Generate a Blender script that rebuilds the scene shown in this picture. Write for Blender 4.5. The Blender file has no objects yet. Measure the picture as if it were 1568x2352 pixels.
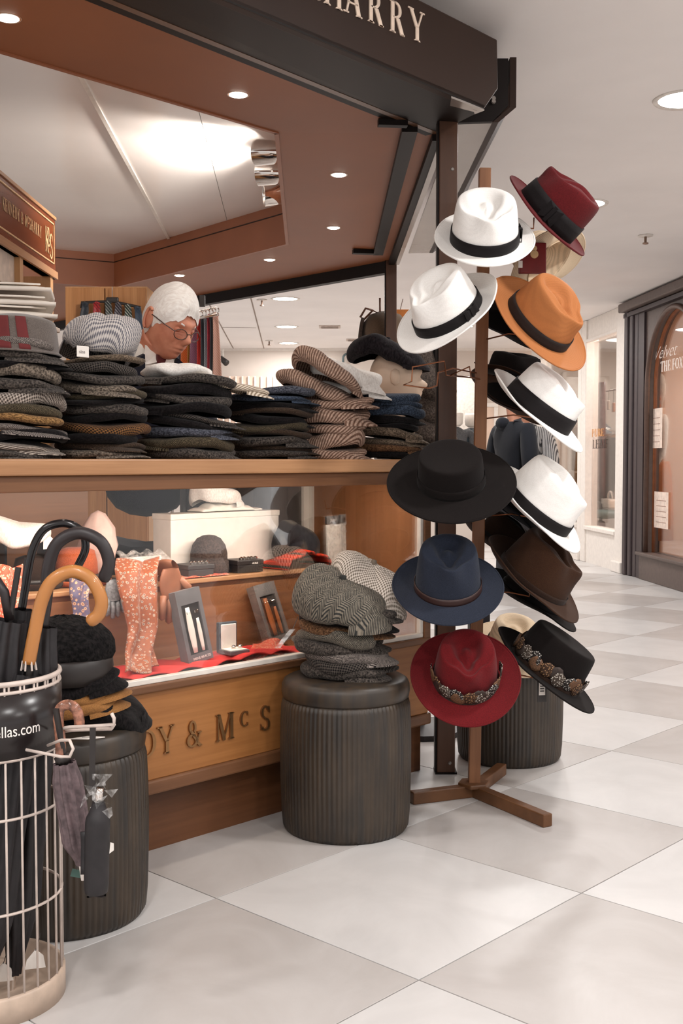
import bpy, bmesh, math, random
from mathutils import Vector, Matrix, noise
S = bpy.context.scene
COL = S.collection
R = random.Random(7)
PI = math.pi

# ------------------------------------------------------------------ camera, world, exposure
F_PX, PITCH, CAM_H = 2585.0, 0.0456, 1.0065
cam = bpy.data.cameras.new('camera'); cam.sensor_fit = 'VERTICAL'; cam.sensor_height = 36.0
cam.lens = F_PX / 2352.0 * 36.0; cam.clip_start = 0.05
cob = bpy.data.objects.new('camera', cam); COL.objects.link(cob)
cob.location = (0, 0, CAM_H); cob.rotation_euler = (PI / 2 - PITCH, 0, 0)
S.camera = cob
w = bpy.data.worlds.new('world'); S.world = w; w.use_nodes = True
w.node_tree.nodes['Background'].inputs[0].default_value = (1.0, 0.985, 0.98, 1)
w.node_tree.nodes['Background'].inputs[1].default_value = 0.68
S.view_settings.view_transform = 'Standard'; S.view_settings.look = 'None'
S.view_settings.gamma = 1.0; S.view_settings.use_curve_mapping = False
S.view_settings.exposure = 0.52
MALL_W, SOFFIT_W, SPOT_W = 14.0, 4.5, 30.0
CASE_W = 1.7
S.cycles.max_bounces = 8; S.cycles.transparent_max_bounces = 16
S.cycles.sample_clamp_indirect = 4.0
S.cycles.use_denoising = True

# ------------------------------------------------------------------ photograph rays: pixel -> point in the room
_cp, _sp = math.cos(PITCH), math.sin(PITCH)
def ray(px, py):
    u = (px - 784) / F_PX; v = (1176 - py) / F_PX
    return Vector((u, _cp + v * _sp, -_sp + v * _cp))
def at(px, py, Y):
    r = ray(px, py); return Vector((0, 0, CAM_H)) + r * (Y / r.y)
def at_z(px, py, z):
    r = ray(px, py); return Vector((0, 0, CAM_H)) + r * ((z - CAM_H) / r.z)
def hit(px, py, p0, d):                      # vertical plane through p0 along horizontal d
    r = ray(px, py); n = Vector((d[1], -d[0], 0)); c = Vector((0, 0, CAM_H))
    return c + r * (n.dot(Vector(p0) - c) / n.dot(r))

# ------------------------------------------------------------------ materials
def lin(c):
    f = lambda x: x / 12.92 if x <= 0.04045 else ((x + 0.055) / 1.055) ** 2.4
    return tuple(f(v / 255.0) for v in c) + (1.0,)
class NT:
    def __init__(s, name):
        s.m = bpy.data.materials.new(name); s.m.use_nodes = True; s.t = s.m.node_tree
        s.b = s.t.nodes['Principled BSDF']
    def n(s, typ, **kw):
        o = s.t.nodes.new('ShaderNode' + typ)
        for k, v in kw.items():
            if k in o.inputs: o.inputs[k].default_value = v
            else: setattr(o, k, v)
        return o
    def l(s, a, b): s.t.links.new(a, b)
    def coord(s, scale=(1, 1, 1), rot=(0, 0, 0), kind='Object'):
        c = s.n('TexCoord'); mp = s.n('Mapping')
        mp.inputs['Scale'].default_value = scale; mp.inputs['Rotation'].default_value = rot
        s.l(c.outputs[kind], mp.inputs['Vector']); return mp.outputs['Vector']
    def ramp(s, fac, stops):
        r = s.n('ValToRGB'); e = r.color_ramp.elements
        while len(e) < len(stops): e.new(0.5)
        for i, (p, c) in enumerate(stops): e[i].position = p; e[i].color = c if len(c) == 4 else lin(c)
        s.l(fac, r.inputs[0]); return r.outputs[0]
    def mix(s, fac, a, b, mode='MIX'):
        m = s.n('Mix', data_type='RGBA', blend_type=mode)
        for i, v in ((0, fac), (6, a), (7, b)):
            if hasattr(v, 'is_output'): s.l(v, m.inputs[i])
            else: m.inputs[i].default_value = v if i == 0 or len(v) == 4 else lin(v)
        return m.outputs[2]
    def bump(s, h, strength=0.3, dist=0.002):
        b = s.n('Bump', Strength=strength, Distance=dist); s.l(h, b.inputs['Height']); s.l(b.outputs[0], s.b.inputs['Normal'])
    def color(s, c):
        if hasattr(c, 'is_output'): s.l(c, s.b.inputs['Base Color'])
        else: s.b.inputs['Base Color'].default_value = lin(c)
    def p(s, rough=0.5, metal=0.0, spec=0.5, sheen=0.0, coat=0.0):
        i = s.b.inputs
        i['Roughness'].default_value = rough; i['Metallic'].default_value = metal
        i['Specular IOR Level'].default_value = spec; i['Sheen Weight'].default_value = sheen; i['Coat Weight'].default_value = coat
_mc = {}
def plain(name, c, rough=0.5, metal=0.0, spec=0.5, var=0.06, vs=30.0, coat=0.0):
    k = (name,)
    if k in _mc: return _mc[k]
    m = NT(name); v = m.coord((vs,) * 3); nz = m.n('Tex' + 'Noise', Scale=1.0, Detail=3.0); m.l(v, nz.inputs['Vector'])
    d = tuple(max(0, x * (1 - var)) for x in c); e = tuple(min(255, x * (1 + var)) for x in c)
    m.color(m.ramp(nz.outputs[0], [(0.3, d), (0.7, e)])); m.p(rough, metal, spec, 0, coat)
    _mc[k] = m.m; return m.m
def emis(name, c, st):
    m = NT(name); m.color(c); m.b.inputs['Emission Color'].default_value = lin(c); m.b.inputs['Emission Strength'].default_value = st
    return m.m
def wood(name, c1, c2, scale=14.0, stretch=(0.06, 1, 1), rough=0.38, spec=0.4):
    m = NT(name); v = m.coord(tuple(scale * s for s in stretch))
    nz = m.n('TexNoise', Scale=1.0, Detail=6.0, Roughness=0.62, Distortion=0.6); m.l(v, nz.inputs['Vector'])
    fine = m.n('TexNoise', Scale=6.0, Detail=3.0); m.l(v, fine.inputs['Vector'])
    a = m.ramp(nz.outputs[0], [(0.28, c1), (0.72, c2)])
    dk = tuple(x * 0.72 for x in c1)
    b = m.ramp(fine.outputs[0], [(0.35, (1, 1, 1, 1)), (0.66, (0.78, 0.74, 0.7, 1))])
    m.color(m.mix(0.7, a, b, 'MULTIPLY')); m.p(rough, 0, spec); m.bump(fine.outputs[0], 0.08, 0.001); return m.m
def felt(name, c, sheen=0.06, rough=0.95):
    m = NT(name); v = m.coord((1, 1, 1)); n1 = m.n('TexNoise', Scale=420.0, Detail=4.0); n2 = m.n('TexNoise', Scale=14.0, Detail=2.0)
    m.l(v, n1.inputs['Vector']); m.l(v, n2.inputs['Vector'])
    d = tuple(x * 0.84 for x in c); e = tuple(min(255, x * 1.08) for x in c)
    a = m.ramp(n1.outputs[0], [(0.3, d), (0.7, e)]); b = m.ramp(n2.outputs[0], [(0.3, (0.9, 0.9, 0.9, 1)), (0.7, (1, 1, 1, 1))])
    m.color(m.mix(1.0, a, b, 'MULTIPLY')); m.p(rough, 0, 0.15, sheen); m.bump(n1.outputs[0], 0.35, 0.0008); return m.m
def straw(name, c, amt=0.012, sc=70.0):
    m = NT(name); v = m.coord((1, 1, 1)); wv = m.n('TexWave', wave_type='RINGS', rings_direction='Z', Scale=sc, Distortion=0.4)
    m.l(v, wv.inputs['Vector']); nz = m.n('TexNoise', Scale=420.0, Detail=3.0); m.l(v, nz.inputs['Vector'])
    a = m.ramp(wv.outputs[0], [(0.1, tuple(x * (1 - amt) for x in c)), (0.7, c)]); b = m.ramp(nz.outputs[0], [(0.35, (.93, .92, .91, 1)), (0.65, (1, 1, 1, 1))])
    m.color(m.mix(1.0, a, b, 'MULTIPLY')); m.p(0.75, 0, 0.25); m.bump(nz.outputs[0], 0.25, 0.0006); return m.m
_tw = {}
def tweed(name, c1, c2, scale=1.0, kind='fleck', c3=None):
    if name in _tw: return _tw[name]
    m = NT(name); v = m.coord((1, 1, 1)); nz = m.n('TexNoise', Scale=210.0 * scale, Detail=4.0); m.l(v, nz.inputs['Vector'])
    big = m.n('TexNoise', Scale=22.0, Detail=2.0); m.l(v, big.inputs['Vector'])
    u = m.coord((1, 1, 1), (0, 0, .5), 'UV') if name.startswith('cap_') and kind != 'fleck' else v
    if kind in ('check', 'houndstooth'):
        s = 46.0 * scale
        w1 = m.n('TexWave', bands_direction='X', Scale=s, Distortion=0.4); w2 = m.n('TexWave', bands_direction='Y', Scale=s, Distortion=0.4)
        m.l(u, w1.inputs['Vector']); m.l(u, w2.inputs['Vector'])
        mm = m.n('Math', operation='ADD'); m.l(w1.outputs[0], mm.inputs[0]); m.l(w2.outputs[0], mm.inputs[1])
        m2 = m.n('Math', operation='MULTIPLY'); m.l(mm.outputs[0], m2.inputs[0]); m2.inputs[1].default_value = 0.5; fac = m2.outputs[0]
    elif kind == 'herringbone':
        sx = m.n('SeparateXYZ'); m.l(u, sx.inputs[0]); pp = m.n('Math', operation='PINGPONG'); m.l(sx.outputs[0], pp.inputs[0]); pp.inputs[1].default_value = 0.012 / scale
        ad = m.n('Math', operation='ADD'); m.l(pp.outputs[0], ad.inputs[0]); m.l(sx.outputs[1], ad.inputs[1])
        cx = m.n('CombineXYZ'); m.l(ad.outputs[0], cx.inputs[0]); wv = m.n('TexWave', bands_direction='X', Scale=62.0 * scale, Distortion=0.8); m.l(cx.outputs[0], wv.inputs['Vector']); fac = wv.outputs[0]
    elif kind == 'rib':
        wv = m.n('TexWave', bands_direction='X', Scale=38.0 * scale, Distortion=0.5); m.l(u, wv.inputs['Vector']); fac = wv.outputs[0]
    elif kind == 'plaid':
        w1 = m.n('TexWave', bands_direction='X', Scale=9.0 * scale, Distortion=0.3); w2 = m.n('TexWave', bands_direction='Y', Scale=9.0 * scale, Distortion=0.3)
        m.l(u, w1.inputs['Vector']); m.l(u, w2.inputs['Vector'])
        mm = m.n('Math', operation='MULTIPLY'); m.l(w1.outputs[0], mm.inputs[0]); m.l(w2.outputs[0], mm.inputs[1]); fac = mm.outputs[0]
    else: fac = nz.outputs[0]
    lo = 0.55 if sum(c2) < 560 else 0.9
    st = [(0.3, c1), (0.62, c2)] if c3 is None else [(0.2, c1), (0.5, c2), (0.75, c3)]
    a = m.ramp(fac, st); b = m.ramp(nz.outputs[0], [(0.36, (lo, lo, lo, 1)), (0.66, (1, 1, 1, 1))]); g = m.ramp(big.outputs[0], [(0.3, (0.85, 0.85, 0.85, 1)), (0.7, (1, 1, 1, 1))])
    m.color(m.mix(1.0, m.mix(1.0, a, b, 'MULTIPLY'), g, 'MULTIPLY')); m.p(0.95, 0, 0.12, 0.05)
    h = m.n('Math', operation='ADD'); m.l(fac, h.inputs[0]); m.l(nz.outputs[0], h.inputs[1]); m.bump(h.outputs[0], 0.4, 0.0008)
    _tw[name] = m.m; return m.m
def paisley(name, base, spot, dark, scale=60.0):
    m = NT(name); v = m.coord((1, 1, 1)); vo = m.n('TexVoronoi', Scale=scale); m.l(v, vo.inputs['Vector'])
    nz = m.n('TexNoise', Scale=scale * 1.5, Detail=2.0); m.l(v, nz.inputs['Vector'])
    a = m.ramp(vo.outputs['Distance'], [(0.16, dark), (0.22, spot), (0.33, spot), (0.40, base)])
    m.color(m.mix(0.25, a, m.ramp(nz.outputs[0], [(0.45, base), (0.6, dark)]))); m.p(0.5, 0, 0.4, 0.2); return m.m
def glass(name, tint=(1, 1, 1), gloss=1.0):
    m = NT(name); t = m.n('BsdfTransparent'); g = m.n('BsdfGlossy', Roughness=0.02); fr = m.n('Fresnel', IOR=1.5); mx = m.n('MixShader')
    t.inputs[0].default_value = tuple(tint) + (1,); k = m.n('Math', operation='MULTIPLY'); m.l(fr.outputs[0], k.inputs[0]); k.inputs[1].default_value = gloss
    m.l(k.outputs[0], mx.inputs[0]); m.l(t.outputs[0], mx.inputs[1]); m.l(g.outputs[0], mx.inputs[2])
    m.l(mx.outputs[0], m.t.nodes['Material Output'].inputs[0]); return m.m
def film(name):                              # crumpled clear plastic
    m = NT(name); t = m.n('BsdfTransparent'); g = m.n('BsdfPrincipled', Roughness=0.15); g.inputs['Base Color'].default_value = (0.8, 0.78, 0.76, 1); mx = m.n('MixShader')
    v = m.coord((60, 60, 60)); nz = m.n('TexNoise', Scale=1.0, Detail=3.0); m.l(v, nz.inputs['Vector'])
    r = m.ramp(nz.outputs[0], [(0.4, (0.05, 0.05, 0.05, 1)), (0.75, (0.5, 0.5, 0.5, 1))])
    m.l(r, mx.inputs[0]); m.l(t.outputs[0], mx.inputs[1]); m.l(g.outputs[0], mx.inputs[2]); m.l(mx.outputs[0], m.t.nodes['Material Output'].inputs[0]); return m.m

# ------------------------------------------------------------------ objects
def tag(o, label=None, cat=None, group=None, kind=None):
    if label: o['label'] = label
    if cat: o['category'] = cat
    if group: o['group'] = group
    if kind: o['kind'] = kind
    return o
def thing(name, label, cat, loc=(0, 0, 0), rz=0.0, group=None, mtx=None, parent=None):
    o = bpy.data.objects.new(name, None); COL.objects.link(o); o.empty_display_size = 0.05
    if mtx is not None: o.matrix_world = mtx
    else: o.location = loc; o.rotation_euler = (0, 0, rz)
    return tag(o, label, cat, group)
def link(name, me, parent=None, m=None, kind=None):
    o = bpy.data.objects.new(name, me); COL.objects.link(o)
    if m is not None and not me.materials: me.materials.append(m)
    if parent is not None: o.parent = parent
    if kind: o['kind'] = kind
    return o
def copy_tree(o, parent=None):
    c = o.copy(); COL.objects.link(c)
    if parent is not None: c.parent = parent
    for ch in list(o.children): copy_tree(ch, c)
    return c
class MB:
    def __init__(s): s.v = []; s.f = []
    def add(s, vs, fs):
        n = len(s.v); s.v += [tuple(v) for v in vs]; s.f += [tuple(i + n for i in f) for f in fs]; return s
    def box(s, lo, hi, M=None):
        x0, y0, z0 = lo; x1, y1, z1 = hi
        vs = [Vector(p) for p in ((x0, y0, z0), (x1, y0, z0), (x1, y1, z0), (x0, y1, z0), (x0, y0, z1), (x1, y0, z1), (x1, y1, z1), (x0, y1, z1))]
        if M is not None: vs = [M @ v for v in vs]
        return s.add(vs, [(3, 2, 1, 0), (4, 5, 6, 7), (0, 1, 5, 4), (1, 2, 6, 5), (2, 3, 7, 6), (3, 0, 4, 7)])
    def bar(s, a, b, wd, ht, up=(0, 0, 1)):  # box along a segment
        a = Vector(a); b = Vector(b); d = (b - a); L = d.length; d.normalize(); u = Vector(up); x = d.cross(u)
        if x.length < 1e-4: x = d.cross(Vector((1, 0, 0)))
        x.normalize(); u = x.cross(d)
        vs = [p + x * (sx * wd / 2) + u * (sz * ht / 2) for p in (a, b) for sx, sz in ((-1, -1), (1, -1), (1, 1), (-1, 1))]
        return s.add(vs, [(3, 2, 1, 0), (4, 5, 6, 7), (0, 1, 5, 4), (1, 2, 6, 5), (2, 3, 7, 6), (3, 0, 4, 7)])
    def prism(s, poly, ext):                 # planar polygon extruded by a vector
        e = Vector(ext); n = len(poly); p = [Vector(q) for q in poly]
        return s.add(p + [q + e for q in p], [tuple(reversed(range(n))), tuple(range(n, 2 * n))] + [(i, (i + 1) % n, n + (i + 1) % n, n + i) for i in range(n)])
    def lathe(s, prof, n=32, c=(0, 0, 0), rib=None, cap=True):
        c = Vector(c); vs = []
        for k, (r, z) in enumerate(prof):
            for i in range(n):
                t = 2 * PI * i / n; rr = r * (rib(t, z, k) if rib else 1.0); vs.append(c + Vector((rr * math.cos(t), rr * math.sin(t), z)))
        fs = [(k * n + i, k * n + (i + 1) % n, (k + 1) * n + (i + 1) % n, (k + 1) * n + i) for k in range(len(prof) - 1) for i in range(n)]
        if cap: fs += [tuple(reversed(range(n))), tuple(range((len(prof) - 1) * n, len(prof) * n))]
        return s.add(vs, fs)
    def tube(s, pts, r, n=8, cap=True, closed=False):
        pts = [Vector(p) for p in pts]; m = len(pts); rs = r if isinstance(r, (list, tuple)) else [r] * m; vs = []; prev = None
        for i, p in enumerate(pts):
            if closed: d = pts[(i + 1) % m] - pts[i - 1]
            else: d = pts[min(i + 1, m - 1)] - pts[max(i - 1, 0)]
            if d.length < 1e-9: d = Vector((0, 0, 1))
            d.normalize()
            u = (prev - d * prev.dot(d)) if prev is not None else d.orthogonal()
            if u.length < 1e-6: u = d.orthogonal()
            u.normalize(); prev = u; q = d.cross(u)
            vs += [p + (u * math.cos(2 * PI * k / n) + q * math.sin(2 * PI * k / n)) * rs[i] for k in range(n)]
        fs = [(i * n + k, i * n + (k + 1) % n, (i + 1) % m * n + (k + 1) % n, (i + 1) % m * n + k) for i in range(m if closed else m - 1) for k in range(n)]
        if cap and not closed: fs += [tuple(reversed(range(n))), tuple(range((m - 1) * n, m * n))]
        return s.add(vs, fs)
    def grid(s, fn, nu, nv, wrap=False):     # fn(u, v) with u, v in 0..1
        vs = [fn(i / (nu if wrap else nu - 1), j / (nv - 1)) for j in range(nv) for i in range(nu)]
        fs = [(j * nu + i, j * nu + (i + 1) % nu, (j + 1) * nu + (i + 1) % nu, (j + 1) * nu + i) for j in range(nv - 1) for i in range(nu if wrap else nu - 1)]
        return s.add(vs, fs)
    def mesh(s, name):
        me = bpy.data.meshes.new(name); me.from_pydata([tuple(v) for v in s.v], [], s.f); me.update(); return me
    def build(s, name, m, parent=None, smooth=False, bevel=0.0, solid=0.0, sub=0, kind=None, sharp=None):
        me = s.mesh(name); me.materials.append(m)
        if smooth:
            me.polygons.foreach_set('use_smooth', [True] * len(me.polygons))
            if sharp: me.set_sharp_from_angle(angle=math.radians(sharp))
        o = link(name, me, parent, kind=kind)
        if solid: md = o.modifiers.new('solid', 'SOLIDIFY'); md.thickness = solid; md.offset = 0
        if sub: md = o.modifiers.new('sub', 'SUBSURF'); md.levels = sub; md.render_levels = sub
        if bevel: md = o.modifiers.new('bevel', 'BEVEL'); md.width = bevel; md.segments = 2; md.limit_method = 'ANGLE'
        return o
def box(name, lo, hi, m, parent=None, bevel=0.0, kind=None): return MB().box(lo, hi).build(name, m, parent, bevel=bevel, kind=kind)
def arc(c, r, a0, a1, n, ex=(1, 0, 0), ez=(0, 0, 1)):
    c = Vector(c); ex = Vector(ex); ez = Vector(ez)
    return [c + ex * (r * math.cos(a0 + (a1 - a0) * i / (n - 1))) + ez * (r * math.sin(a0 + (a1 - a0) * i / (n - 1))) for i in range(n)]
def frame(up, front, pos):                   # local z = up, local x = front
    z = Vector(up).normalized(); x = Vector(front); x = (x - z * x.dot(z)).normalized(); y = z.cross(x)
    M = Matrix((x, y, z)).transposed().to_4x4(); M.translation = Vector(pos); return M
def sm(a, b, x):
    t = min(1, max(0, (x - a) / (b - a))); return t * t * (3 - 2 * t)

# ------------------------------------------------------------------ roman letters built from strokes (cap height 1)
def glyph(ch):
    T, t, e = 0.17, 0.065, 0.09; P = []
    def rect(x0, y0, x1, y1): P.append([(x0, y0), (x1, y0), (x1, y1), (x0, y1)])
    def stem(x, w_=T, y0=0.0, y1=1.0, sb=True, st=True):
        rect(x, y0, x + w_, y1)
        if sb: P.append([(x - e, y0), (x + w_ + e, y0), (x + w_ + e * .4, y0 + .045), (x - e * .4, y0 + .045)])
        if st: P.append([(x - e * .4, y1 - .045), (x + w_ + e * .4, y1 - .045), (x + w_ + e, y1), (x - e, y1)])
    def dg(x0, y0, x1, y1, w_): P.append([(x0, y0), (x0 + w_, y0), (x1 + w_, y1), (x1, y1)])
    def srf(x, y, wd=0.15, h=0.045): rect(x - wd, y, x + wd, y + h)
    def bowl(cx, cy, rx, ry, a0, a1, wx=T, wn=t, n=14):
        for i in range(n):
            q = []
            for a in (a0 + (a1 - a0) * i / n, a0 + (a1 - a0) * (i + 1) / n):
                a = math.radians(a); k = wn + (wx - wn) * abs(math.cos(a)) ** 1.3
                q.append(((cx + rx * math.cos(a), cy + ry * math.sin(a)), (cx + (rx - k) * math.cos(a), cy + (ry - min(k, wn + .02)) * math.sin(a))))
            P.append([q[0][0], q[1][0], q[1][1], q[0][1]])
    if ch == 'K': stem(.1); dg(.24, .42, .66, .97, t + .02); dg(.38, .55, .66, 0, T + .03); srf(.72, .955); srf(.78, 0); wdt = .95
    elif ch == 'E': stem(.1); rect(.2, .955, .66, 1); rect(.62, .82, .66, 1); rect(.2, .49, .52, .535); rect(.49, .41, .52, .61); rect(.2, 0, .7, .045); rect(.66, 0, .7, .2); wdt = .78
    elif ch == 'N': stem(.12, t); stem(.76, t, sb=False); dg(.72, 0, .08, 1, T); wdt = .98
    elif ch == 'D': stem(.1); bowl(.36, .5, .5, .5, -90, 90); rect(.2, 0, .38, .045); rect(.2, .955, .38, 1); wdt = .94
    elif ch == 'Y': stem(.38, T, 0, .46, st=False); dg(.36, .44, .02, 1, T); dg(.46, .44, .72, 1, t + .01); srf(.1, .955, .15); srf(.75, .955, .13); wdt = .88
    elif ch == '&': bowl(.38, .25, .3, .25, 40, 400, .13); bowl(.4, .74, .2, .25, -60, 240, .11); dg(.72, 0, .22, .62, T); dg(.62, .2, .76, .5, t); srf(.78, .5, .12); srf(.82, 0, .09); wdt = 1.0
    elif ch == 'M': stem(.12, t); dg(.42, 0, .12, 1, T); dg(.44, 0, .84, 1, t); stem(.84, T); wdt = 1.15
    elif ch == 'C': bowl(.52, .5, .46, .5, 50, 310); rect(.76, .7, .81, .95); rect(.76, .06, .8, .24); wdt = .88
    elif ch == 'S': bowl(.34, .745, .26, .255, 20, 265, .13); bowl(.34, .255, .28, .255, -155, 95, .14); rect(.55, .72, .59, .95); rect(.06, .06, .1, .28); wdt = .7
    elif ch == 'H': stem(.1); stem(.68); rect(.2, .48, .72, .53); wdt = 1.0
    elif ch == 'A': dg(.1, 0, .42, 1, t + .015); dg(.68, 0, .37, 1, T + .02); rect(.2, .32, .72, .37); srf(.13, 0, .13); srf(.78, 0, .15); wdt = .95
    elif ch == 'R': stem(.1); bowl(.36, .74, .3, .26, -90, 90, .15); rect(.2, .955, .38, 1); rect(.2, .48, .38, .525); dg(.62, 0, .36, .5, T + .03); srf(.74, 0, .1); wdt = .9
    elif ch == 'T': stem(.36, st=False); rect(.03, .955, .86, 1); rect(.03, .8, .07, 1); rect(.82, .8, .86, 1); wdt = .92
    elif ch == 'F': stem(.1); rect(.2, .955, .66, 1); rect(.62, .8, .66, 1); rect(.2, .49, .52, .535); rect(.49, .41, .52, .61); wdt = .72
    elif ch == 'O': bowl(.5, .5, .46, .5, 0, 360); wdt = 1.02
    elif ch == 'X': dg(.66, 0, .06, 1, T); dg(.06, 0, .7, 1, t); srf(.1, 0, .12); srf(.74, 0, .13); srf(.14, .955, .14); srf(.74, .955, .12); wdt = .9
    elif ch == 'L': stem(.1); rect(.2, 0, .66, .045); rect(.62, 0, .66, .2); wdt = .74
    elif ch == 'V': dg(.38, 0, .04, 1, T); dg(.44, 0, .76, 1, t); srf(.12, .955, .14); srf(.8, .955, .12); wdt = .92
    elif ch == 'U': rect(.12, .25, .29, 1); rect(.68, .25, .745, 1); bowl(.43, .28, .315, .28, 180, 360, T); srf(.2, .955, .15); srf(.71, .955, .13); wdt = .9
    elif ch == 'P': stem(.1); bowl(.36, .72, .32, .28, -90, 90, .15); rect(.2, .955, .38, 1); rect(.2, .44, .38, .485); wdt = .76
    else: wdt = .4
    return P, wdt
_gm = {}
def letter(ch, size, depth, m, parent, M, squeeze=1.0):
    k = (ch, round(size, 4), depth, m.name, squeeze)
    if k not in _gm:
        b = MB()
        for poly in glyph(ch)[0]: b.prism([(x * size * squeeze, 0, y * size) for x, y in poly], (0, -depth, 0))
        me = b.mesh('letter'); me.materials.append(m); _gm[k] = me
    o = link('letter', _gm[k], parent); o.matrix_local = M; return o
def word(txt, size, depth, m, parent, M, gap=0.06, squeeze=1.0):
    x = 0.0; out = []
    for ch in txt:
        sz = size
        if ch == 'c': out.append(letter('C', size * .62, depth, m, parent, M @ Matrix.Translation((x, 0, size * .38)), squeeze)); x += size * .62 * squeeze * .9 + gap * size; continue
        if ch != ' ': out.append(letter(ch, size, depth, m, parent, M @ Matrix.Translation((x, 0, 0)), squeeze))
        x += glyph(ch)[1] * size * squeeze + gap * size
    return out
def font_text(name, txt, size, m, parent, M, ext=0.0006, squeeze=1.0, shear=0.0, bend=0.0, off=0.0):
    cu = bpy.data.curves.new(name, 'FONT'); cu.body = txt; cu.size = size; cu.extrude = ext; cu.shear = shear; cu.offset = off
    o = bpy.data.objects.new(name, cu); COL.objects.link(o)
    dg_ = bpy.context.evaluated_depsgraph_get(); me = bpy.data.meshes.new_from_object(o.evaluated_get(dg_)); bpy.data.objects.remove(o); me.name = name
    for v in me.vertices:
        x, y, z = v.co; x *= squeeze
        if bend: v.co = (bend * math.sin(x / bend), y, bend * math.cos(x / bend) - bend + z)
        else: v.co = (x, y, z)
    me.materials.clear(); me.materials.append(m)
    q = link(name, me, parent); q.matrix_local = M; return q
# ------------------------------------------------------------------ floor
CEIL = 2.392
m_tw = NT('tile_white'); v = m_tw.coord((1, 1, 1)); n1 = m_tw.n('TexNoise', Scale=3.2, Detail=5.0, Roughness=0.6, Distortion=0.8); m_tw.l(v, n1.inputs['Vector'])
m_tw.color(m_tw.ramp(n1.outputs[0], [(0.3, (194, 191, 189)), (0.7, (209, 206, 204))])); m_tw.p(0.34, 0, 0.4)
m_tg = NT('tile_grey'); v = m_tg.coord((1, 1, 1)); n1 = m_tg.n('TexNoise', Scale=3.2, Detail=5.0, Roughness=0.6, Distortion=0.8); m_tg.l(v, n1.inputs['Vector'])
m_tg.color(m_tg.ramp(n1.outputs[0], [(0.3, (175, 169, 165)), (0.7, (192, 187, 184))])); m_tg.p(0.34, 0, 0.4)
floor = box('floor', (-8, -4, -0.05), (9, 18, -0.009), plain('tile_grout', (92, 64, 48), 0.9), kind='structure')
TW, TYAW, TOX, TOY = 0.6, 0.8213, 0.25, 3.567
tb = MB(); h = TW / 2 - 0.0015; k = h - 0.0005
tb.add([(-h, -h, -.009), (h, -h, -.009), (h, h, -.009), (-h, h, -.009), (-h, -h, -.0005), (h, -h, -.0005), (h, h, -.0005), (-h, h, -.0005), (-k, -k, 0), (k, -k, 0), (k, k, 0), (-k, k, 0)],
       [(0, 1, 5, 4), (1, 2, 6, 5), (2, 3, 7, 6), (3, 0, 4, 7), (4, 5, 9, 8), (5, 6, 10, 9), (6, 7, 11, 10), (7, 4, 8, 11), (8, 9, 10, 11)])
tme = [tb.mesh('tile'), tb.mesh('tile')]; tme[0].materials.append(m_tw.m); tme[1].materials.append(m_tg.m)
c, s = math.cos(TYAW), math.sin(TYAW); cand = []
for i in range(-22, 34):
    for j in range(-22, 34):
        g0, g1 = i + .5, j + .5
        X = TW * (c * g0 - s * g1 + TOX); Y = TW * (s * g0 + c * g1 + TOY)
        if -4 < Y < 17 and -7.5 < X < 8.5:
            seen = Y > 1.0 and abs(X) < 0.335 * Y + 0.65
            cand.append((0 if seen else 1, math.hypot(X, Y), i, j, X, Y))
cand.sort(); rest = [MB(), MB()]
for q, (u, d, i, j, X, Y) in enumerate(cand):
    kk = (i + j) % 2
    if q < 290 and u == 0:
        t = link('tile', tme[kk], floor); t.location = (X, Y, 0.0); t.rotation_euler = (0, 0, TYAW)
    else:
        M = Matrix.Translation((X, Y, 0)) @ Matrix.Rotation(TYAW, 4, 'Z'); rest[kk].add([M @ Vector(p) for p in tb.v], tb.f)
for kk in (0, 1): rest[kk].build('tile_field', (m_tw.m, m_tg.m)[kk], floor, kind='stuff')

# ------------------------------------------------------------------ ceiling and its lamps
m_ceil = plain('ceiling_paint', (246, 241, 238), 0.8, var=0.015, vs=2.0)
ceil = box('ceiling', (-8, -4, CEIL), (9, 18, CEIL + .06), m_ceil, kind='structure')
m_joint = plain('joint_shadow', (150, 135, 125), 0.9)
for a, b in (((468, 676), (536, 801)), ((570, 662), (606, 801)), ((510, 752), (588, 753))):
    A = at_z(*a, CEIL - .001); B = at_z(*b, CEIL - .001); MB().bar(A, B, .012, .003).build('panel_joint', m_joint, ceil)
m_rim = plain('lamp_rim', (235, 228, 220), 0.4); m_diff = emis('mall_lamp_glow', (255, 246, 236), 9.0)
def ceiling_lamp(X, Y, label, r=.105, watt=None, group='round downlights in the mall ceiling'):
    t = thing('ceiling_downlight', label, 'ceiling light', (X, Y, CEIL), group=group)
    MB().lathe([(r * 1.0, -.004), (r * 1.16, -.007), (r * 1.2, 0), (r * 1.0, 0)], 36, cap=False).build('lamp_rim', m_rim, t, True)
    MB().lathe([(r * .5, -.0025), (r * .99, -.0025), (r * .99, -.001), (r * .5, -.001)], 36).build('diffuser', m_diff, t)
    la = bpy.data.lights.new('mall_lamp', 'AREA'); la.shape = 'DISK'; la.size = r * 2.4; la.energy = (watt or MALL_W); la.color = (1, .985, .975)
    lo = bpy.data.objects.new('mall_lamp', la); COL.objects.link(lo); lo.parent = t; lo.location = (0, 0, -.012)
seen_l = [((1575, 228), 'large round downlight cut by the right edge of the photo'), ((1343, 468), 'round downlight partly hidden behind the maroon fedora'),
          ((655, 686), 'nearest round downlight seen through the stall opening'), ((658, 750), 'middle round downlight of three seen through the stall opening'), ((662, 788), 'farthest round downlight of three seen through the stall opening'),
          ]
for (px, py), lb in seen_l:
    P = at_z(px, py, CEIL); ceiling_lamp(P.x, P.y, lb)
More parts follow.
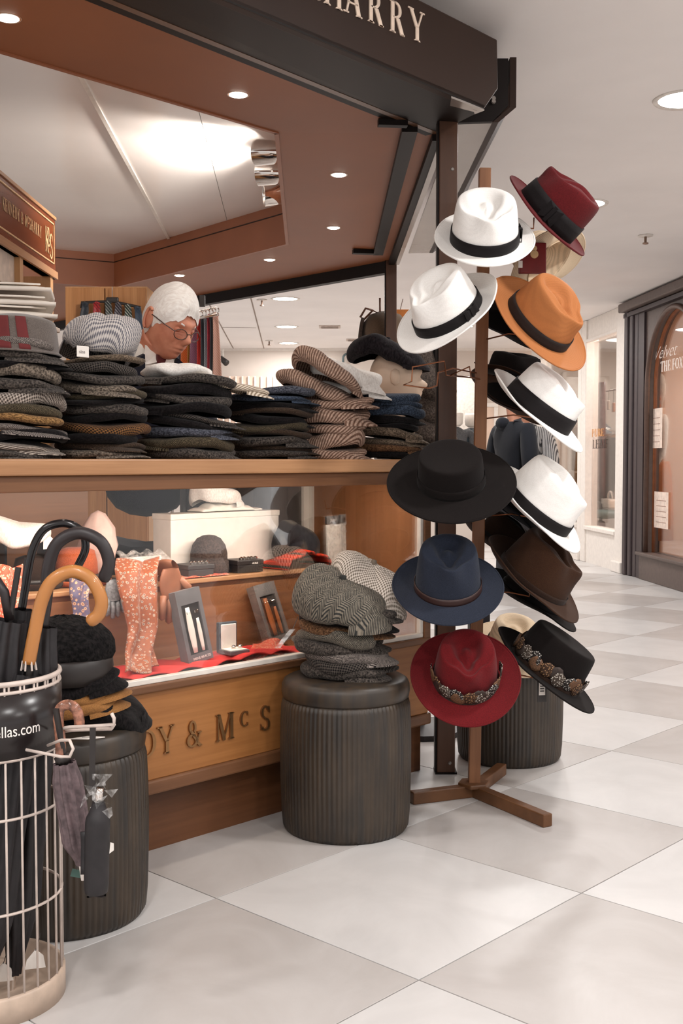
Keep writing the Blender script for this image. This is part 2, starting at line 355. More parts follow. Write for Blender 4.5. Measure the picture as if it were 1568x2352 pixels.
for X, Y, lb in ((1.32, 2.55, 'downlight overhead right of the stall, above the frame'), (1.32, .8, 'downlight above and right of the viewpoint'), (1.32, -1.0, 'downlight behind the viewpoint at right'), (-.45, .75, 'downlight above the viewpoint'), (-.45, -1.0, 'downlight behind the viewpoint'), (-2.2, .75, 'downlight left of the viewpoint'), (-2.2, -1.0, 'downlight behind the viewpoint at left'),
              (1.3, 7.9, 'downlight hidden behind the upper hats, before the dark shop'), (1.28, 9.8, 'downlight hidden behind the orange hat, beside the dark shop'), (1.25, 11.7, 'downlight hidden behind the hats, before the leather shop'), (3.1, 2.6, 'downlight far right of the stall, outside the frame'), (3.1, .8, 'downlight at the far right of the viewpoint'), (-2.3, 9.7, 'downlight behind the man beyond the stall'), (-2.3, 12.0, 'downlight behind the cupboard near the far wall')):
    ceiling_lamp(X, Y, lb, group='mall downlights out of view')
for (px, py), sz, lb in (((1482, 540), .05, 'small fire sprinkler head on the open mall ceiling at right'), ((601, 688), .05, 'small sprinkler head beside the nearest downlight in the stall opening'),
                         ((618, 782), .05, 'small dark sprinkler head beside the far downlights')):
    P = at_z(px, py, CEIL); t = thing('sprinkler', lb, 'sprinkler', P)
    MB().lathe([(.012, 0), (.045, -.002), (.045, -.008), (.012, -.01)], 20).build('rose', m_rim, t, True)
    MB().lathe([(.008, -.01), (.008, -.045), (.018, -.047), (.018, -.055), (.004, -.058)], 12).build('nozzle', plain('sprinkler_metal', (150, 125, 110), .4, .6), t, True)
for (px, py), wd, lb in (((757, 750), .22, 'flat round ceiling vent right of the middle downlight'), ((815, 780), .2, 'square ceiling vent with slots above the far wall')):
    P = at_z(px, py, CEIL); t = thing('ceiling_vent', lb, 'vent', P)
    MB().box((-wd / 2, -wd / 2, -.008), (wd / 2, wd / 2, 0)).build('frame', plain('vent_paint', (205, 190, 180), .7), t, bevel=.003)
    for q in range(4): MB().box((-wd * .4, -wd * .35 + q * wd * .2, -.014), (wd * .4, -wd * .28 + q * wd * .2, -.008)).build('slat', plain('vent_slat', (165, 150, 140), .7), t)

# ------------------------------------------------------------------ shop row on the right of the mall
P0 = fl0 = at_z(1437, 1318, 0.0); RD = Vector((.0763, -.997, 0)); RN = Vector((.997, .0763, 0)); RZ = math.atan2(RD.y, RD.x)
def rs(px, py, off=0.0):                     # pixel -> (along, height) on the row plane, along > 0 towards the camera
    P = hit(px, py, P0 + RN * off, RD); return (P - P0).dot(RD), P.z
m_dark = plain('dark_shopfront_paint', (92, 78, 72), 0.5); m_darker = plain('dark_pilaster_paint', (58, 46, 48), 0.5)
m_shopglass = glass('shop_glass', (.97, .97, .97), .7); m_white = plain('white_joinery', (232, 224, 216), 0.5, var=.02); m_cream = plain('cream_plaster', (222, 196, 178), .8, var=.03, vs=4)
m_orange_jamb = plain('tan_jamb', (160, 98, 62), .6)
sf = thing('arched_shopfront', 'dark grey shopfront with arched window at the right edge', 'shopfront', (P0.x, P0.y, 0), RZ)
sL = rs(1487, 1000)[0]; sC = rs(1548, 704)[0]; zT = rs(1548, 704)[1]; zB = rs(1490, 1270)[1]; zP = rs(1440, 702)[1]
RA = (sC - sL); zS = zT - RA * 1.05; sR = sC + RA
for q in range(3):
    x0 = .02 + q * .105; MB().box((x0, -.05 + .012 * q, 0), (x0 + .085, .06, zP - .02)).build('pilaster_reed', m_darker, sf, bevel=.012)
box('pilaster', (0, -.02, 0), (sL - .06, .12, zP), m_darker, sf)
box('stall_riser', (sL - .1, -.03, 0), (3.2, .12, zB - .01), m_dark, sf, bevel=.006)
box('riser_ledge', (sL - .12, -.06, zB - .03), (3.2, .12, zB), m_dark, sf, bevel=.008)
hb = MB(); N = 24; crv = [(sC - RA * math.cos(PI * i / N), zS + RA * 1.05 * math.sin(PI * i / N)) for i in range(N + 1)]
for (xa, za), (xb, zb_) in zip(crv, crv[1:]): hb.prism([(xa, 0, za), (xb, 0, zb_), (xb, 0, zP), (xa, 0, zP)], (0, .1, 0))
hb.box((sL - .06, 0, zB), (sL, .1, zP)); hb.box((sR, 0, zB), (3.2, .1, zP)); hb.build('arch_panel', m_dark, sf)
path = [(sL, -.01, zB)] + [(x, -.01, z) for x, z in crv] + [(sR, -.01, zB)]
MB().tube(path, .022, 8).build('arch_moulding', plain('arch_moulding_paint', (88, 66, 56), .45), sf, True)
MB().tube([(x, .06, z) for x, _, z in path], .016, 6).build('jamb_lining', m_orange_jamb, sf, True)
box('cornice', (0, -.1, zP - .075), (3.2, .1, zP), m_dark, sf, bevel=.01); box('fascia_strip', (0, -.05, zP - .12), (3.2, .02, zP - .085), m_darker, sf)
gb = MB(); gb.prism([(x, .05, z) for x, _, z in path], (0, .006, 0)); gb.build('window_pane', m_shopglass, sf)
m_lett = plain('white_sign_vinyl', (240, 232, 226), .6)
a, z = rs(1499, 828, .04); font_text('script_lettering', 'Velvet', .15, m_lett, sf, Matrix.Translation((a, .04, z)) @ Matrix.Rotation(PI / 2, 4, 'X'), .001, 1.35, .5, off=-.0035)
a, z = rs(1516, 855, .04); word('THE FOX', .085, .002, m_lett, sf, Matrix.Translation((a, .042, z)), .04, .95)
# interior behind the arch
wi = box('wall_shop', (.2, 2.2, 0), (4, 2.3, CEIL), plain('peach_plaster', (214, 168, 140), .8, var=.03, vs=3)); wi['kind'] = 'structure'; wi.location = (P0.x, P0.y, 0); wi.rotation_euler = (0, 0, RZ)
wi2 = box('wall_partition', (-.02, .12, 0), (.06, 2.3, CEIL), plain('peach_plaster', (214, 168, 140))); wi2['kind'] = 'structure'; wi2.location = (P0.x, P0.y, 0); wi2.rotation_euler = (0, 0, RZ)
def interior_lamp(x, y, z, watt, col=(1, .88, .76), size=.5):
    la = bpy.data.lights.new('shop_lamp', 'AREA'); la.shape = 'DISK'; la.size = size; la.energy = watt; la.color = col
    lo = bpy.data.objects.new('shop_lamp', la); COL.objects.link(lo); lo.location = P0 + RD * x + RN * y + Vector((0, 0, z)); return lo
interior_lamp(.9, 1.2, CEIL - .05, 26); interior_lamp(2.2, 1.2, CEIL - .05, 20)
dw = thing('wardrobe', 'pale peach wardrobe with panelled doors inside the arched shop', 'wardrobe', P0 + RD * 1.35 + RN * 1.75, RZ)
box('carcass', (0, 0, 0), (1.3, .4, 1.62), m_cream, dw)
for q in range(3): box('door_panel', (.02 + q * .43, -.02, .06), (.43 + q * .43, 0, 1.58), plain('peach_door', (219, 182, 158), .6), dw, bevel=.006); MB().lathe([(.012, 0), (.012, .02)], 10).build('knob', plain('door_knob', (170, 100, 60), .4), dw).matrix_local = Matrix.Translation((.08 + q * .43, -.02, .8)) @ Matrix.Rotation(PI / 2, 4, 'X')
def person_figure(name, label, loc, rz, joints, parts, cat='person', group=None):
    t = thing(name, label, cat, loc, rz, group)
    for nm, mt, pts, edges in parts: skin_part(nm, mt, pts, edges, t)
    return t
def skin_part(nm, mt, pts, edges, parent, sub=2):
    me = bpy.data.meshes.new(nm); me.from_pydata([p[0] for p in pts], edges, []); me.materials.append(mt)
    bm = bmesh.new(); bm.from_mesh(me); sl = bm.verts.layers.skin.verify()
    for i, q in enumerate(bm.verts): r = pts[i][1]; q[sl].radius = r if isinstance(r, tuple) else (r, r); q[sl].use_root = (i == 0)
    bm.to_mesh(me); bm.free(); o = link(nm, me, parent)
    md = o.modifiers.new('skin', 'SKIN'); md.use_smooth_shade = True; md.branch_smoothing = .4
    sb = o.modifiers.new('sub', 'SUBSURF'); sb.levels = sub; sb.render_levels = sub; return o
# dressed dummy behind the arched window
X0, _ = rs(1506, 1000, .16)
dm = thing('dressed_mannequin', 'shop mannequin in white jumper and rust orange skirt behind arched window', 'mannequin', P0 + RD * X0 + RN * .19, RZ); dm.scale = (.62, .62, 1)
skin_part('jumper', plain('white_knit', (236, 224, 214), .9), [((0, 0, .98), (.13, .1)), ((0, 0, 1.15), (.15, .11)), ((0, 0, 1.34), (.15, .1)), ((.0, 0, 1.43), (.06, .06)), ((-.19, 0, 1.36), .06), ((-.24, -.02, 1.12), .05), ((-.2, -.14, .95), .04), ((.19, 0, 1.36), .06), ((.24, -.02, 1.12), .05), ((.2, -.14, .95), .04)],
          [(0, 1), (1, 2), (2, 3), (2, 4), (4, 5), (5, 6), (2, 7), (7, 8), (8, 9)], dm)
MB().lathe([(.14, 1.0), (.17, .9), (.2, .6), (.21, .32), (.19, .32)], 28, rib=lambda t, z, k: 1 + .03 * math.sin(9 * t) * (1.0 - z)).build('skirt', plain('rust_cloth', (190, 112, 62), .9), dm, True)
MB().lathe([(.04, 1.42), (.045, 1.5), (.075, 1.58), (.08, 1.66), (.05, 1.74), (.01, 1.76)], 20).build('head', plain('mannequin_white', (225, 205, 190), .5), dm, True)
MB().lathe([(.02, .32), (.02, .03), (.16, .02), (.16, 0)], 20).build('stand', m_darker, dm)
for (px, py, wd, hh, lb) in ((1491, 985, .3, .33, 'upper notice with ruled lines taped inside the arched window'), (1504, 1170, .3, .3, 'lower white notice taped inside the arched window')):
    a, z = rs(px, py, .045); t = thing('notice', lb, 'notice', P0 + RD * a + RN * .044 + Vector((0, 0, z - hh / 2)), RZ)
    box('sheet', (-.02, 0, 0), (wd, .002, hh), plain('notice_paper', (228, 208, 194), .8), t)
    for q in range(5): box('ruled_line', (.03, -.001, hh * (.15 + .15 * q)), (wd - .05, 0, hh * (.15 + .15 * q) + .006), plain('notice_ink', (170, 140, 125), .8), t)
a, z = rs(1500, 925, .12); t = thing('paper_flower', 'orange paper flower hanging behind the arched window', 'decoration', P0 + RD * a + RN * .12 + Vector((0, 0, z)), RZ)
MB().tube([(0, 0, .08), (0, 0, CEIL - P0.z - z)], .0015, 4).build('string', m_white, t)
for q in range(6): MB().lathe([(.002, -.05), (.035, -.02), (.04, .02), (.002, .05)], 10).build('petal', plain('orange_paper', (236, 120, 52), .8), t, True).matrix_local = Matrix.Rotation(q * PI / 3, 4, 'Y') @ Matrix.Translation((0, 0, .05))

# white shopfronts further along
def white_front(s0, s1, wx0, wx1, zb, zt, name, label):
    t = thing(name, label, 'shopfront', (P0.x, P0.y, 0), RZ)
    box('corner_pilaster', (wx1, -.03, 0), (s1, .1, CEIL - .002), m_white, t, bevel=.008)
    box('pilaster_foot', (wx1 - .02, -.06, 0), (s1, 0, .1), m_white, t, bevel=.01)
    box('side_pilaster', (s0, -.03, 0), (wx0, .1, CEIL - .002), m_white, t, bevel=.008)
    box('stall_riser', (wx0, -.01, 0), (wx1, .1, zb), m_white, t); box('sill', (wx0, -.04, zb - .02), (wx1, .1, zb + .015), m_white, t, bevel=.005)
    box('header', (wx0, -.01, zt), (wx1, .1, CEIL - .002), m_white, t); box('header_trim', (wx0, -.03, zt - .03), (wx1, .02, zt), m_white, t, bevel=.006)
    box('window_pane', (wx0, .04, zb), (wx1, .046, zt - .03), m_shopglass, t); return t
sa, _ = rs(1350, 1000); sb_, _ = rs(1420, 1000); zb = rs(1385, 1218)[1]; zt = rs(1420, 755)[1]; s_end = rs(1340, 1000)[0]
f1 = white_front(s_end, -.005, sa, sb_, zb, zt, 'white_shopfront', 'white framed shop window of leather goods left of the dark arched shop')
a, z = rs(1367, 1003, .035); word('PURE', .075, .002, plain('gold_vinyl', (205, 150, 96), .5), f1, Matrix.Translation((a - .12, .036, z)), .05, 1.5)
a, z = rs(1367, 1030, .035); word('LEAF', .085, .002, plain('black_vinyl', (60, 50, 46), .5), f1, Matrix.Translation((a - .1, .036, z)), .06, 1.6)
s2 = rs(1244, 1000)[0]; 
f2 = white_front(s2 - .4, s_end - .005, s2, s_end - .12, zb, zt, 'far_white_shopfront', 'farther white shop window seen between the cream straw hats')
bw = box('wall_shop_rear', (s2 - .5, 1.5, 0), (-.02, 1.6, CEIL), plain('white_shop_wall', (230, 222, 214), .8)); bw['kind'] = 'structure'; bw.location = (P0.x, P0.y, 0); bw.rotation_euler = (0, 0, RZ)
interior_lamp(-.8, .8, CEIL - .06, 26, (1, .94, .88)); interior_lamp(-2.4, .8, CEIL - .06, 26, (1, .92, .84)); interior_lamp(-.5, .35, CEIL - .1, 8, (1, .94, .88), .2)
def rowp(px, py, off): P = hit(px, py, P0 + RN * off, RD); return P
# leather goods
m_leather = [plain('leather_' + n, c, .45) for n, c in (('oxblood', (86, 30, 26)), ('tan', (170, 98, 52)), ('chestnut', (96, 58, 38)), ('slate', (92, 96, 100)), ('teal', (92, 112, 108)), ('black', (40, 34, 32)), ('cream', (220, 205, 190)))]
cs = thing('hanging_coat', 'dark red leather coat hanging at the left of the leather goods window', 'coat', rowp(1359, 1015, .3), RZ)
MB().grid(lambda u, v: Vector(((u - .5) * (.30 + .1 * (1 - v)) , .05 * math.sin(u * 9) + .03, (v - .5) * 1.25)), 20, 8).build('coat_body', m_leather[0], cs, True, solid=.05)
jk = thing('grey_jacket_form', 'dress form in a grey jacket inside the leather goods window', 'mannequin', Vector((*rowp(1381, 990, .75).xy, 0)), RZ)
skin_part('jacket', m_leather[3], [((0, 0, .95), (.17, .11)), ((0, 0, 1.15), (.17, .11)), ((0, 0, 1.35), (.17, .1)), ((0, 0, 1.45), .06), ((-.2, 0, 1.36), .06), ((-.24, 0, 1.0), .05), ((.2, 0, 1.36), .06), ((.24, 0, 1.0), .05)], [(0, 1), (1, 2), (2, 3), (2, 4), (4, 5), (2, 6), (6, 7)], jk)
MB().lathe([(.02, .95), (.02, .04), (.15, .02), (.15, 0)], 16).build('stand', m_leather[5], jk)
sh = thing('display_shelves', 'pale stepped display plinths in the leather goods window', 'shelf', P0 + RD * -.9 + RN * .2, RZ)
for q, (x0, x1, y0, y1, z1) in enumerate(((-.7, .8, 0, .5, .30), (-.6, .8, .5, .9, .62))): box('plinth', (x0, y0, 0), (x1, y1, z1), m_cream, sh, bevel=.01)
def handbag(px, py, off, wd, hh, m, label):
    P = rowp(px, py, off); t = thing('handbag', label, 'bag', P, RZ, 'bags in the leather goods window')
    MB().box((-wd / 2, -.05, 0), (wd / 2, .05, hh)).build('bag_body', m, t, bevel=.02); MB().box((-wd / 2 - .002, -.055, hh * .45), (wd / 2 + .002, -.048, hh)).build('flap', m, t, bevel=.004)
    MB().tube(arc((0, 0, hh), wd * .32, 0, PI, 10), .008, 6).build('handle', m, t, True)
for px, py, off, wd, hh, q, lb in ((1382, 1090, .75, .3, .2, 5, 'black handbag below the grey jacket'), (1402, 1085, .7, .26, .2, 1, 'tan handbag near the right frame of the leather window'), (1378, 1140, .5, .28, .18, 3, 'slate handbag on the upper plinth of the leather window'),
                                   (1403, 1135, .5, .24, .18, 2, 'chestnut handbag right of the slate handbag'), (1371, 1240, .25, .26, .2, 2, 'brown handbag on the window floor of the leather shop'), (1400, 1168, .35, .24, .1, 6, 'small cream bag on the lower plinth'), (1364, 1180, .3, .2, .14, 5, 'small black bag at the left of the lower plinth')):
    handbag(px, py, off, wd, hh, m_leather[q], lb)
cu = thing('cushion', 'teal cushion on the lower plinth of the leather window', 'cushion', rowp(1390, 1192, .3), RZ); MB().lathe([(.01, 0), (.16, .02), (.18, .05), (.14, .09), (.01, .1)], 20).build('pad', m_leather[4], cu, True)
for q, (px, py, m) in enumerate(((1372, 905, 0), (1384, 915, 6), (1397, 920, 6), (1408, 925, 1))):
    P = rowp(px, py, .5); t = thing('hanging_tag', ('oxblood purse hanging on the window rail', 'first cream glove hanging on the window rail', 'second cream glove from the left on the rail', 'tan purse hanging at the rail end')[q], 'purse', P, RZ, 'small leather goods on a rail')
    MB().box((-.03, -.01, -.1), (.03, .01, .0)).build('leather', m_leather[m], t, bevel=.008); MB().tube([(0, 0, 0), (0, 0, max(.03, rowp(1385, 900, .5).z - P.z))], .003, 5).build('cord', m_leather[5], t)
t = thing('display_rail', 'thin steel rail inside the leather goods window', 'rail', rowp(1385, 900, .5), RZ); MB().tube([(-.6, 0, 0), (.5, 0, 0)], .008, 8).build('bar', plain('steel', (180, 175, 170), .3, .9), t, True)
for q in (-.55, .45): MB().tube([(q, 0, 0), (q, 0, CEIL - t.location.z)], .005, 6).build('hanger', plain('steel', (180, 175, 170), .3, .9), t, True)
# amber stock seen through the farther window
for q in range(9):
    P = P0 + RD * (s2 + .12 + q * .17) + RN * (.55 + .1 * (q % 3)); t = thing('hanging_garment', ('amber', 'rust', 'dark green', 'brown', 'ochre', 'maroon', 'black', 'tan', 'rust brown')[q] + ' garment hanging in the farther white shop window', 'clothes', (P.x, P.y, .5 + .05 * (q % 2)), RZ + 1.35, 'clothes in the farther window')
    cc = ((170, 112, 40), (150, 74, 36), (58, 62, 44), (96, 64, 40), (188, 134, 60), (100, 36, 34), (48, 42, 40), (176, 124, 80), (136, 76, 48))[q]
    MB().grid(lambda u, v: Vector(((u - .5) * (.42 - .1 * v), .03 * math.sin(u * 12 + q), v * .75)), 14, 6).build('cloth', plain('garment_%d' % q, cc, .9), t, True, solid=.03)
    MB().tube([(-.16, 0, .75), (0, 0, .82), (.16, 0, .75)], .006, 6).build('hanger', plain('steel', (180, 175, 170), .3, .9), t, True)

# ------------------------------------------------------------------ far end of the mall
FY = 14.0
m_far = plain('far_wall_paint', (216, 204, 194), .8, var=.02, vs=2)
wb = MB(); xa, xb = at(1000, 900, FY).x, at(1103, 900, FY).x
wb.box((-7.9, FY, 0), (xa, FY + .15, CEIL)); wb.box((xa, FY, at(1040, 862, FY).z), (xb, FY + .15, CEIL)); wb.box((xb, FY, 0), (3.4, FY + .15, CEIL)); wb.box((xa, FY, 0), (xb, FY + .15, .22))
wb = wb.build('wall_back', m_far, kind='structure')
box('wall_back_inner', (xa - .8, FY + 1.5, 0), (xb + .8, FY + 1.6, CEIL), plain('white_shop_wall', (230, 222, 214), .8), kind='structure')
la = bpy.data.lights.new('far_shop_lamp', 'AREA'); la.size = .8; la.energy = 14; la.color = (1, .95, .9); lo = bpy.data.objects.new('far_shop_lamp', la); COL.objects.link(lo); lo.location = ((xa + xb) / 2, FY + .8, CEIL - .05)
box('trim_1', (-7.9, FY - .03, at(600, 806, FY).z), (3.2, FY, at(600, 800, FY).z), m_white, kind='structure')
def shirt_form(px, py, mt, lb, dy=.6):
    P = at(px, py, FY + dy); t = thing('shirt_form', lb, 'mannequin', (P.x, P.y, 0), 0, 'dressed forms in the far shop')
    skin_part('shirt', mt, [((0, 0, .85), (.17, .1)), ((0, 0, 1.1), (.18, .1)), ((0, 0, 1.34), (.17, .1)), ((0, 0, 1.44), .06), ((-.2, 0, 1.36), .06), ((-.25, 0, 1.0), .05), ((.2, 0, 1.36), .06), ((.25, 0, 1.0), .05)], [(0, 1), (1, 2), (2, 3), (2, 4), (4, 5), (2, 6), (6, 7)], t)
    MB().lathe([(.05, 1.44), (.09, 1.47), (.1, 1.6), (.09, 1.62), (.01, 1.62)], 20).build('neck_cap', m_white, t, True)
    MB().lathe([(.02, .85), (.02, .04), (.15, .02), (.15, 0)], 16).build('stand', m_leather[5], t)
shirt_form(1046, 950, tweed('grey_wool', (84, 84, 88), (110, 110, 112)), 'grey jumper form with white cap in the far shop window', .35)
shirt_form(1084, 950, tweed('plaid_shirt', (60, 72, 82), (196, 200, 200), 2.2, 'plaid', (120, 130, 138)), 'blue plaid shirt form in the far shop window', .75)
shirt_form(1018, 990, tweed('pale_shirt', (170, 168, 166), (200, 198, 195)), 'pale grey shirt form at the left of the far shop window', 1.15)
# pale doorway and poster panels on the far wall
dn = 0
for x0, x1, y0, y1, mt, lb in ((1104, 1134, 935, 1100, m_cream, 'cream noticeboard on the far wall beside the plaid shirt'), (1222, 1252, 985, 1110, plain('grey_print', (168, 160, 156), .6), 'grey printed poster in a white frame on the far wall')):
    A = at(x0, y1, FY - .05); B = at(x1, y0, FY - .05); t = thing('wall_panel', lb, 'poster', (A.x, FY - .05, A.z))
    box('board', (0, 0, 0), (B.x - A.x, .05, B.z - A.z), mt, t)
    for q in ((-.05, B.x - A.x + .05, -.05, 0), (-.05, B.x - A.x + .05, B.z - A.z, B.z - A.z + .05), (-.05, 0, 0, B.z - A.z), (B.x - A.x, B.x - A.x + .05, 0, B.z - A.z)): box('frame_side', (q[0], -.02, q[2]), (q[1], .05, q[3]), m_white, t, bevel=.006)
for q, (x0, x1) in enumerate(((1190, 1214), (1258, 1282), (1290, 1300))):
    A = at(x0, 1000, FY - .06); B = at(x1, 1000, FY - .06); box('trim_%d' % (q + 2), (A.x, FY - .06, 0), (B.x, FY, 2.1), m_white, kind='structure', bevel=.01)
# lattice screen and small fittings seen through the stall
A = at(497, 1000, FY - .1); B = at(700, 864, FY - .1); t = thing('lattice_screen', 'cream lattice screen along the far wall behind the stacked caps', 'screen', (A.x, FY - .1, 0))
box('backing', (0, .03, 0), (B.x - A.x, .05, B.z), m_cream, t)
for q in range(14): box('upright', (q * (B.x - A.x) / 14, 0, 0), (q * (B.x - A.x) / 14 + .018, .03, B.z), m_white, t)
for q in range(20): box('crosspiece', (0, -.004, q * .09), (B.x - A.x, .026, q * .09 + .016), m_white, t) if q * .09 < B.z - .02 else None
t = thing('wall_bracket', 'dark bent hook on the far wall left of the brown trapper hat', 'hook', at(797, 828, FY - .06)); MB().tube([(-.05, 0, -.1), (-.05, 0, .03)] + arc((0, 0, .03), .05, PI, 0, 9) + [(.05, 0, -.03)], .014, 6).build('hook_bar', plain('teal_metal', (96, 112, 114), .5, .3), t, True)
t = thing('ceiling_camera', 'small dark track spotlight on the far wall right of the hanging ties', 'spotlight', at(512, 803, FY - .2))
MB().tube([(0, 0, 0), (0, 0, -.1)], .012, 6).build('stem', m_rim, t); MB().tube([(-.03, 0, -.1), (.05, -.08, -.17)], [.03, .04], 10).build('lamp_head', m_leather[5], t, True)
# walkers in the middle distance
PY = 8.6; P = at(1178, 1000, PY)
m_hood = felt('hoodie_cloth', (32, 34, 40), .1); m_skin = plain('skin', (196, 138, 112), .55, var=.04); m_jean = plain('dark_trousers', (44, 42, 46), .9); m_shoe = plain('black_shoe', (30, 28, 28), .5)
def walker(label, loc, rz, top, legs, hair, cup):
    t = thing('person', label, 'person', loc, rz)
    skin_part('body', m_skin, [((0, 0, 1.22), .05), ((0, 0, 1.36), .05), ((0, -.01, 1.46), (.075, .085)), ((0, -.01, 1.56), (.07, .085)), ((.2, 0, 1.2), .035), ((.25, 0, 1.0), .035), ((.22, -.2, .98), .028), ((.2, -.27, .99), (.035, .02)), ((-.2, 0, 1.2), .035), ((-.24, 0, 1.0), .035), ((-.22, -.02, .8), .03), ((-.22, -.03, .72), (.02, .035))],
              [(0, 1), (1, 2), (2, 3), (0, 4), (4, 5), (5, 6), (6, 7), (0, 8), (8, 9), (9, 10), (10, 11)], t)
    skin_part('hoodie', top, [((0, 0, .86), (.15, .105)), ((0, 0, 1.0), (.165, .115)), ((0, 0, 1.2), (.17, .12)), ((0, .02, 1.32), (.1, .1)), ((.2, 0, 1.25), .075), ((.27, .02, 1.0), .07), ((.25, -.12, .97), .06), ((-.2, 0, 1.25), .075), ((-.26, .02, 1.0), .07), ((-.25, 0, .84), .055)], [(0, 1), (1, 2), (2, 3), (2, 4), (4, 5), (5, 6), (2, 7), (7, 8), (8, 9)], t)
    skin_part('hood', top, [((-.05, .09, 1.27), .05), ((0, .10, 1.30), .055), ((.05, .09, 1.27), .05)], [(0, 1), (1, 2)], t)
    skin_part('trousers', legs, [((0, 0, .86), (.15, .11)), ((.09, 0, .72), .085), ((.1, .0, .42), .07), ((.1, .02, .09), .06), ((-.09, 0, .72), .085), ((-.1, -.02, .42), .07), ((-.1, .02, .09), .06)], [(0, 1), (1, 2), (2, 3), (0, 4), (4, 5), (5, 6)], t)
    for sx in (.1, -.1): MB().grid(lambda u, v: Vector((sx + .045 * math.cos(2 * PI * u) * math.sin(PI * (v * .98 + .01)), -.04 + .13 * math.cos(PI * v), .04 + .038 * math.sin(2 * PI * u) * math.sin(PI * (v * .98 + .01)))), 12, 10, True).build('shoe', m_shoe, t, True)
    MB().grid(lambda u, v: Vector((.094 * math.sin(2 * PI * u) * math.sin(PI * v * (.42 + .18 * (.5 + .5 * math.cos(2 * PI * u)))), -.01 + .102 * math.cos(2 * PI * u) * math.sin(PI * v * (.42 + .18 * (.5 + .5 * math.cos(2 * PI * u)))), 1.545 + .115 * math.cos(PI * v * (.42 + .18 * (.5 + .5 * math.cos(2 * PI * u)))))), 28, 12, True).build('hair', hair, t, True)
    MB().lathe([(.001, 1.43), (.045, 1.44), (.068, 1.49), (.078, 1.55), (.07, 1.61), (.001, 1.64)], 20, (0, -.012, 0)).build('face', m_skin, t, True)
    MB().tube([(0, -.085, 1.56), (0, -.106, 1.525), (0, -.088, 1.515)], [.008, .013, .008], 8).build('nose', m_skin, t, True)
    for sx in (-1, 1): MB().lathe([(.001, -.028), (.014, -.015), (.015, .012), (.001, .028)], 10, (sx * .08, -.005, 1.54)).build('ear', m_skin, t, True)
    for sx in (-1, 1): MB().lathe([(.001, -.006), (.010, 0), (.001, .006)], 10, (sx * .03, -.083, 1.562)).build('eye', m_shoe, t, True)
    for q in range(4): MB().tube([(.185 + q * .012, -.29, .99), (.17 + q * .012, -.325, .985), (.168 + q * .012, -.33, .955)], .008, 6).build('finger', m_skin, t, True)
    MB().tube([(.225, -.27, 1.0), (.235, -.31, 1.01)], .009, 6).build('thumb', m_skin, t, True)
    return t
walker('person in dark hooded top seen from behind in the mall, hand held forward', (P.x, PY, 0), 2.0, m_hood, m_jean, plain('dark_hair', (50, 40, 34), .7), True)
Pc = at(1222, 1015, 9.6)
walker('person in grey striped top walking beyond the hooded person', (Pc.x - .07, 9.6, 0), 2.6, tweed('striped_top', (90, 90, 92), (200, 198, 196), .6, 'rib'), m_jean, plain('dark_hair', (50, 40, 34), .7), False)
# ------------------------------------------------------------------ the stall: counter with display case
D1 = Vector((.703, .711, 0)).normalized(); NB = Vector((-D1.y, D1.x, 0)); KO = Vector((-.466, 2.823, 0)); KZ = math.atan2(D1.y, D1.x)
KM = Matrix.Translation(KO) @ Matrix.Rotation(KZ, 4, 'Z')
def K(a, b, z): return KO + D1 * a + NB * b + Vector((0, 0, z))
def kp(px, py, b=0.0):                        # pixel -> (along, height) on the plane b behind the counter front
    P = hit(px, py, KO + NB * b, D1); return (P - KO).dot(D1), P.z
m_oak = wood('counter_oak', (164, 116, 78), (192, 146, 106), 9, (.07, 1.6, 1.6)); m_oakd = wood('counter_oak_dark', (106, 70, 46), (134, 92, 62), 9, (.07, 1.6, 1.6), .42)
m_sign = wood('sign_oak', (152, 98, 52), (180, 122, 70), 8, (.06, 1.2, 1.5), .4); m_toe = wood('plinth_wood', (88, 54, 32), (116, 74, 46), 9, (.06, 1.4, 1.4), .45)
m_panel = wood('panel_walnut', (132, 86, 54), (166, 114, 76), 9, (1.2, 1.2, .07), .35); m_case = wood('case_oak', (128, 84, 54), (156, 106, 72), 9, (.08, 1.4, 1.4), .42)
m_strip = plain('white_channel', (232, 224, 214), .35, var=.03); m_caseglass = glass('case_glass', (.975, .97, .965), .55)
AE = kp(970, 1300)[0]; AL = -.95; ZT = 1.0105; ZB = .45; BD = .52
cn = thing('display_counter', 'wooden shop counter with glass display case and carved name board', 'counter', KO, KZ)
box('counter_top', (AL, -.035, .972), (AE + .045, BD + .03, ZT), m_oak, cn, bevel=.004)
box('fascia_rail', (AL, -.018, .934), (AE + .02, .02, .972), m_oakd, cn, bevel=.003)
box('rear_rail', (AL, BD - .02, .92), (AE, BD + .01, .972), m_oakd, cn)
box('lower_rail', (AL, -.012, .425), (AE + .03, .03, .446), m_oakd, cn, bevel=.004)
box('case_floor', (AL, .0, .44), (AE, BD, .449), m_case, cn)
nb = box('name_board', (AL, 0, .20), (AE + .03, .03, .425), m_sign, cn, bevel=.003)
box('board_moulding', (AL, -.006, .163), (AE + .04, .04, .2), m_oakd, cn, bevel=.006)
box('plinth', (AL, .05, 0), (AE + .05, BD, .163), m_toe, cn); box('cabinet_body', (AL, .03, .163), (AE + .02, BD, .44), m_toe, cn)
box('end_panel', (AE - .004, .02, .446), (AE + .02, BD, .934), m_panel, cn)
box('corner_post', (AE + .0, -.01, .44), (AE + .03, .02, .936), m_oakd, cn, bevel=.003)
box('lower_channel', (AL, -.004, .446), (AE, .016, .460), m_strip, cn, bevel=.002); box('side_channel', (AE - .014, -.004, .46), (AE, .012, .934), m_strip, cn, bevel=.002)
box('rear_channel', (AE - .012, BD - .03, .45), (AE, BD - .012, .93), m_strip, cn)
a0, _ = kp(700, 1150, BD - .02)
box('glass_pane', (AL, .002, .455), (AE - .01, .008, .936), m_caseglass, cn)
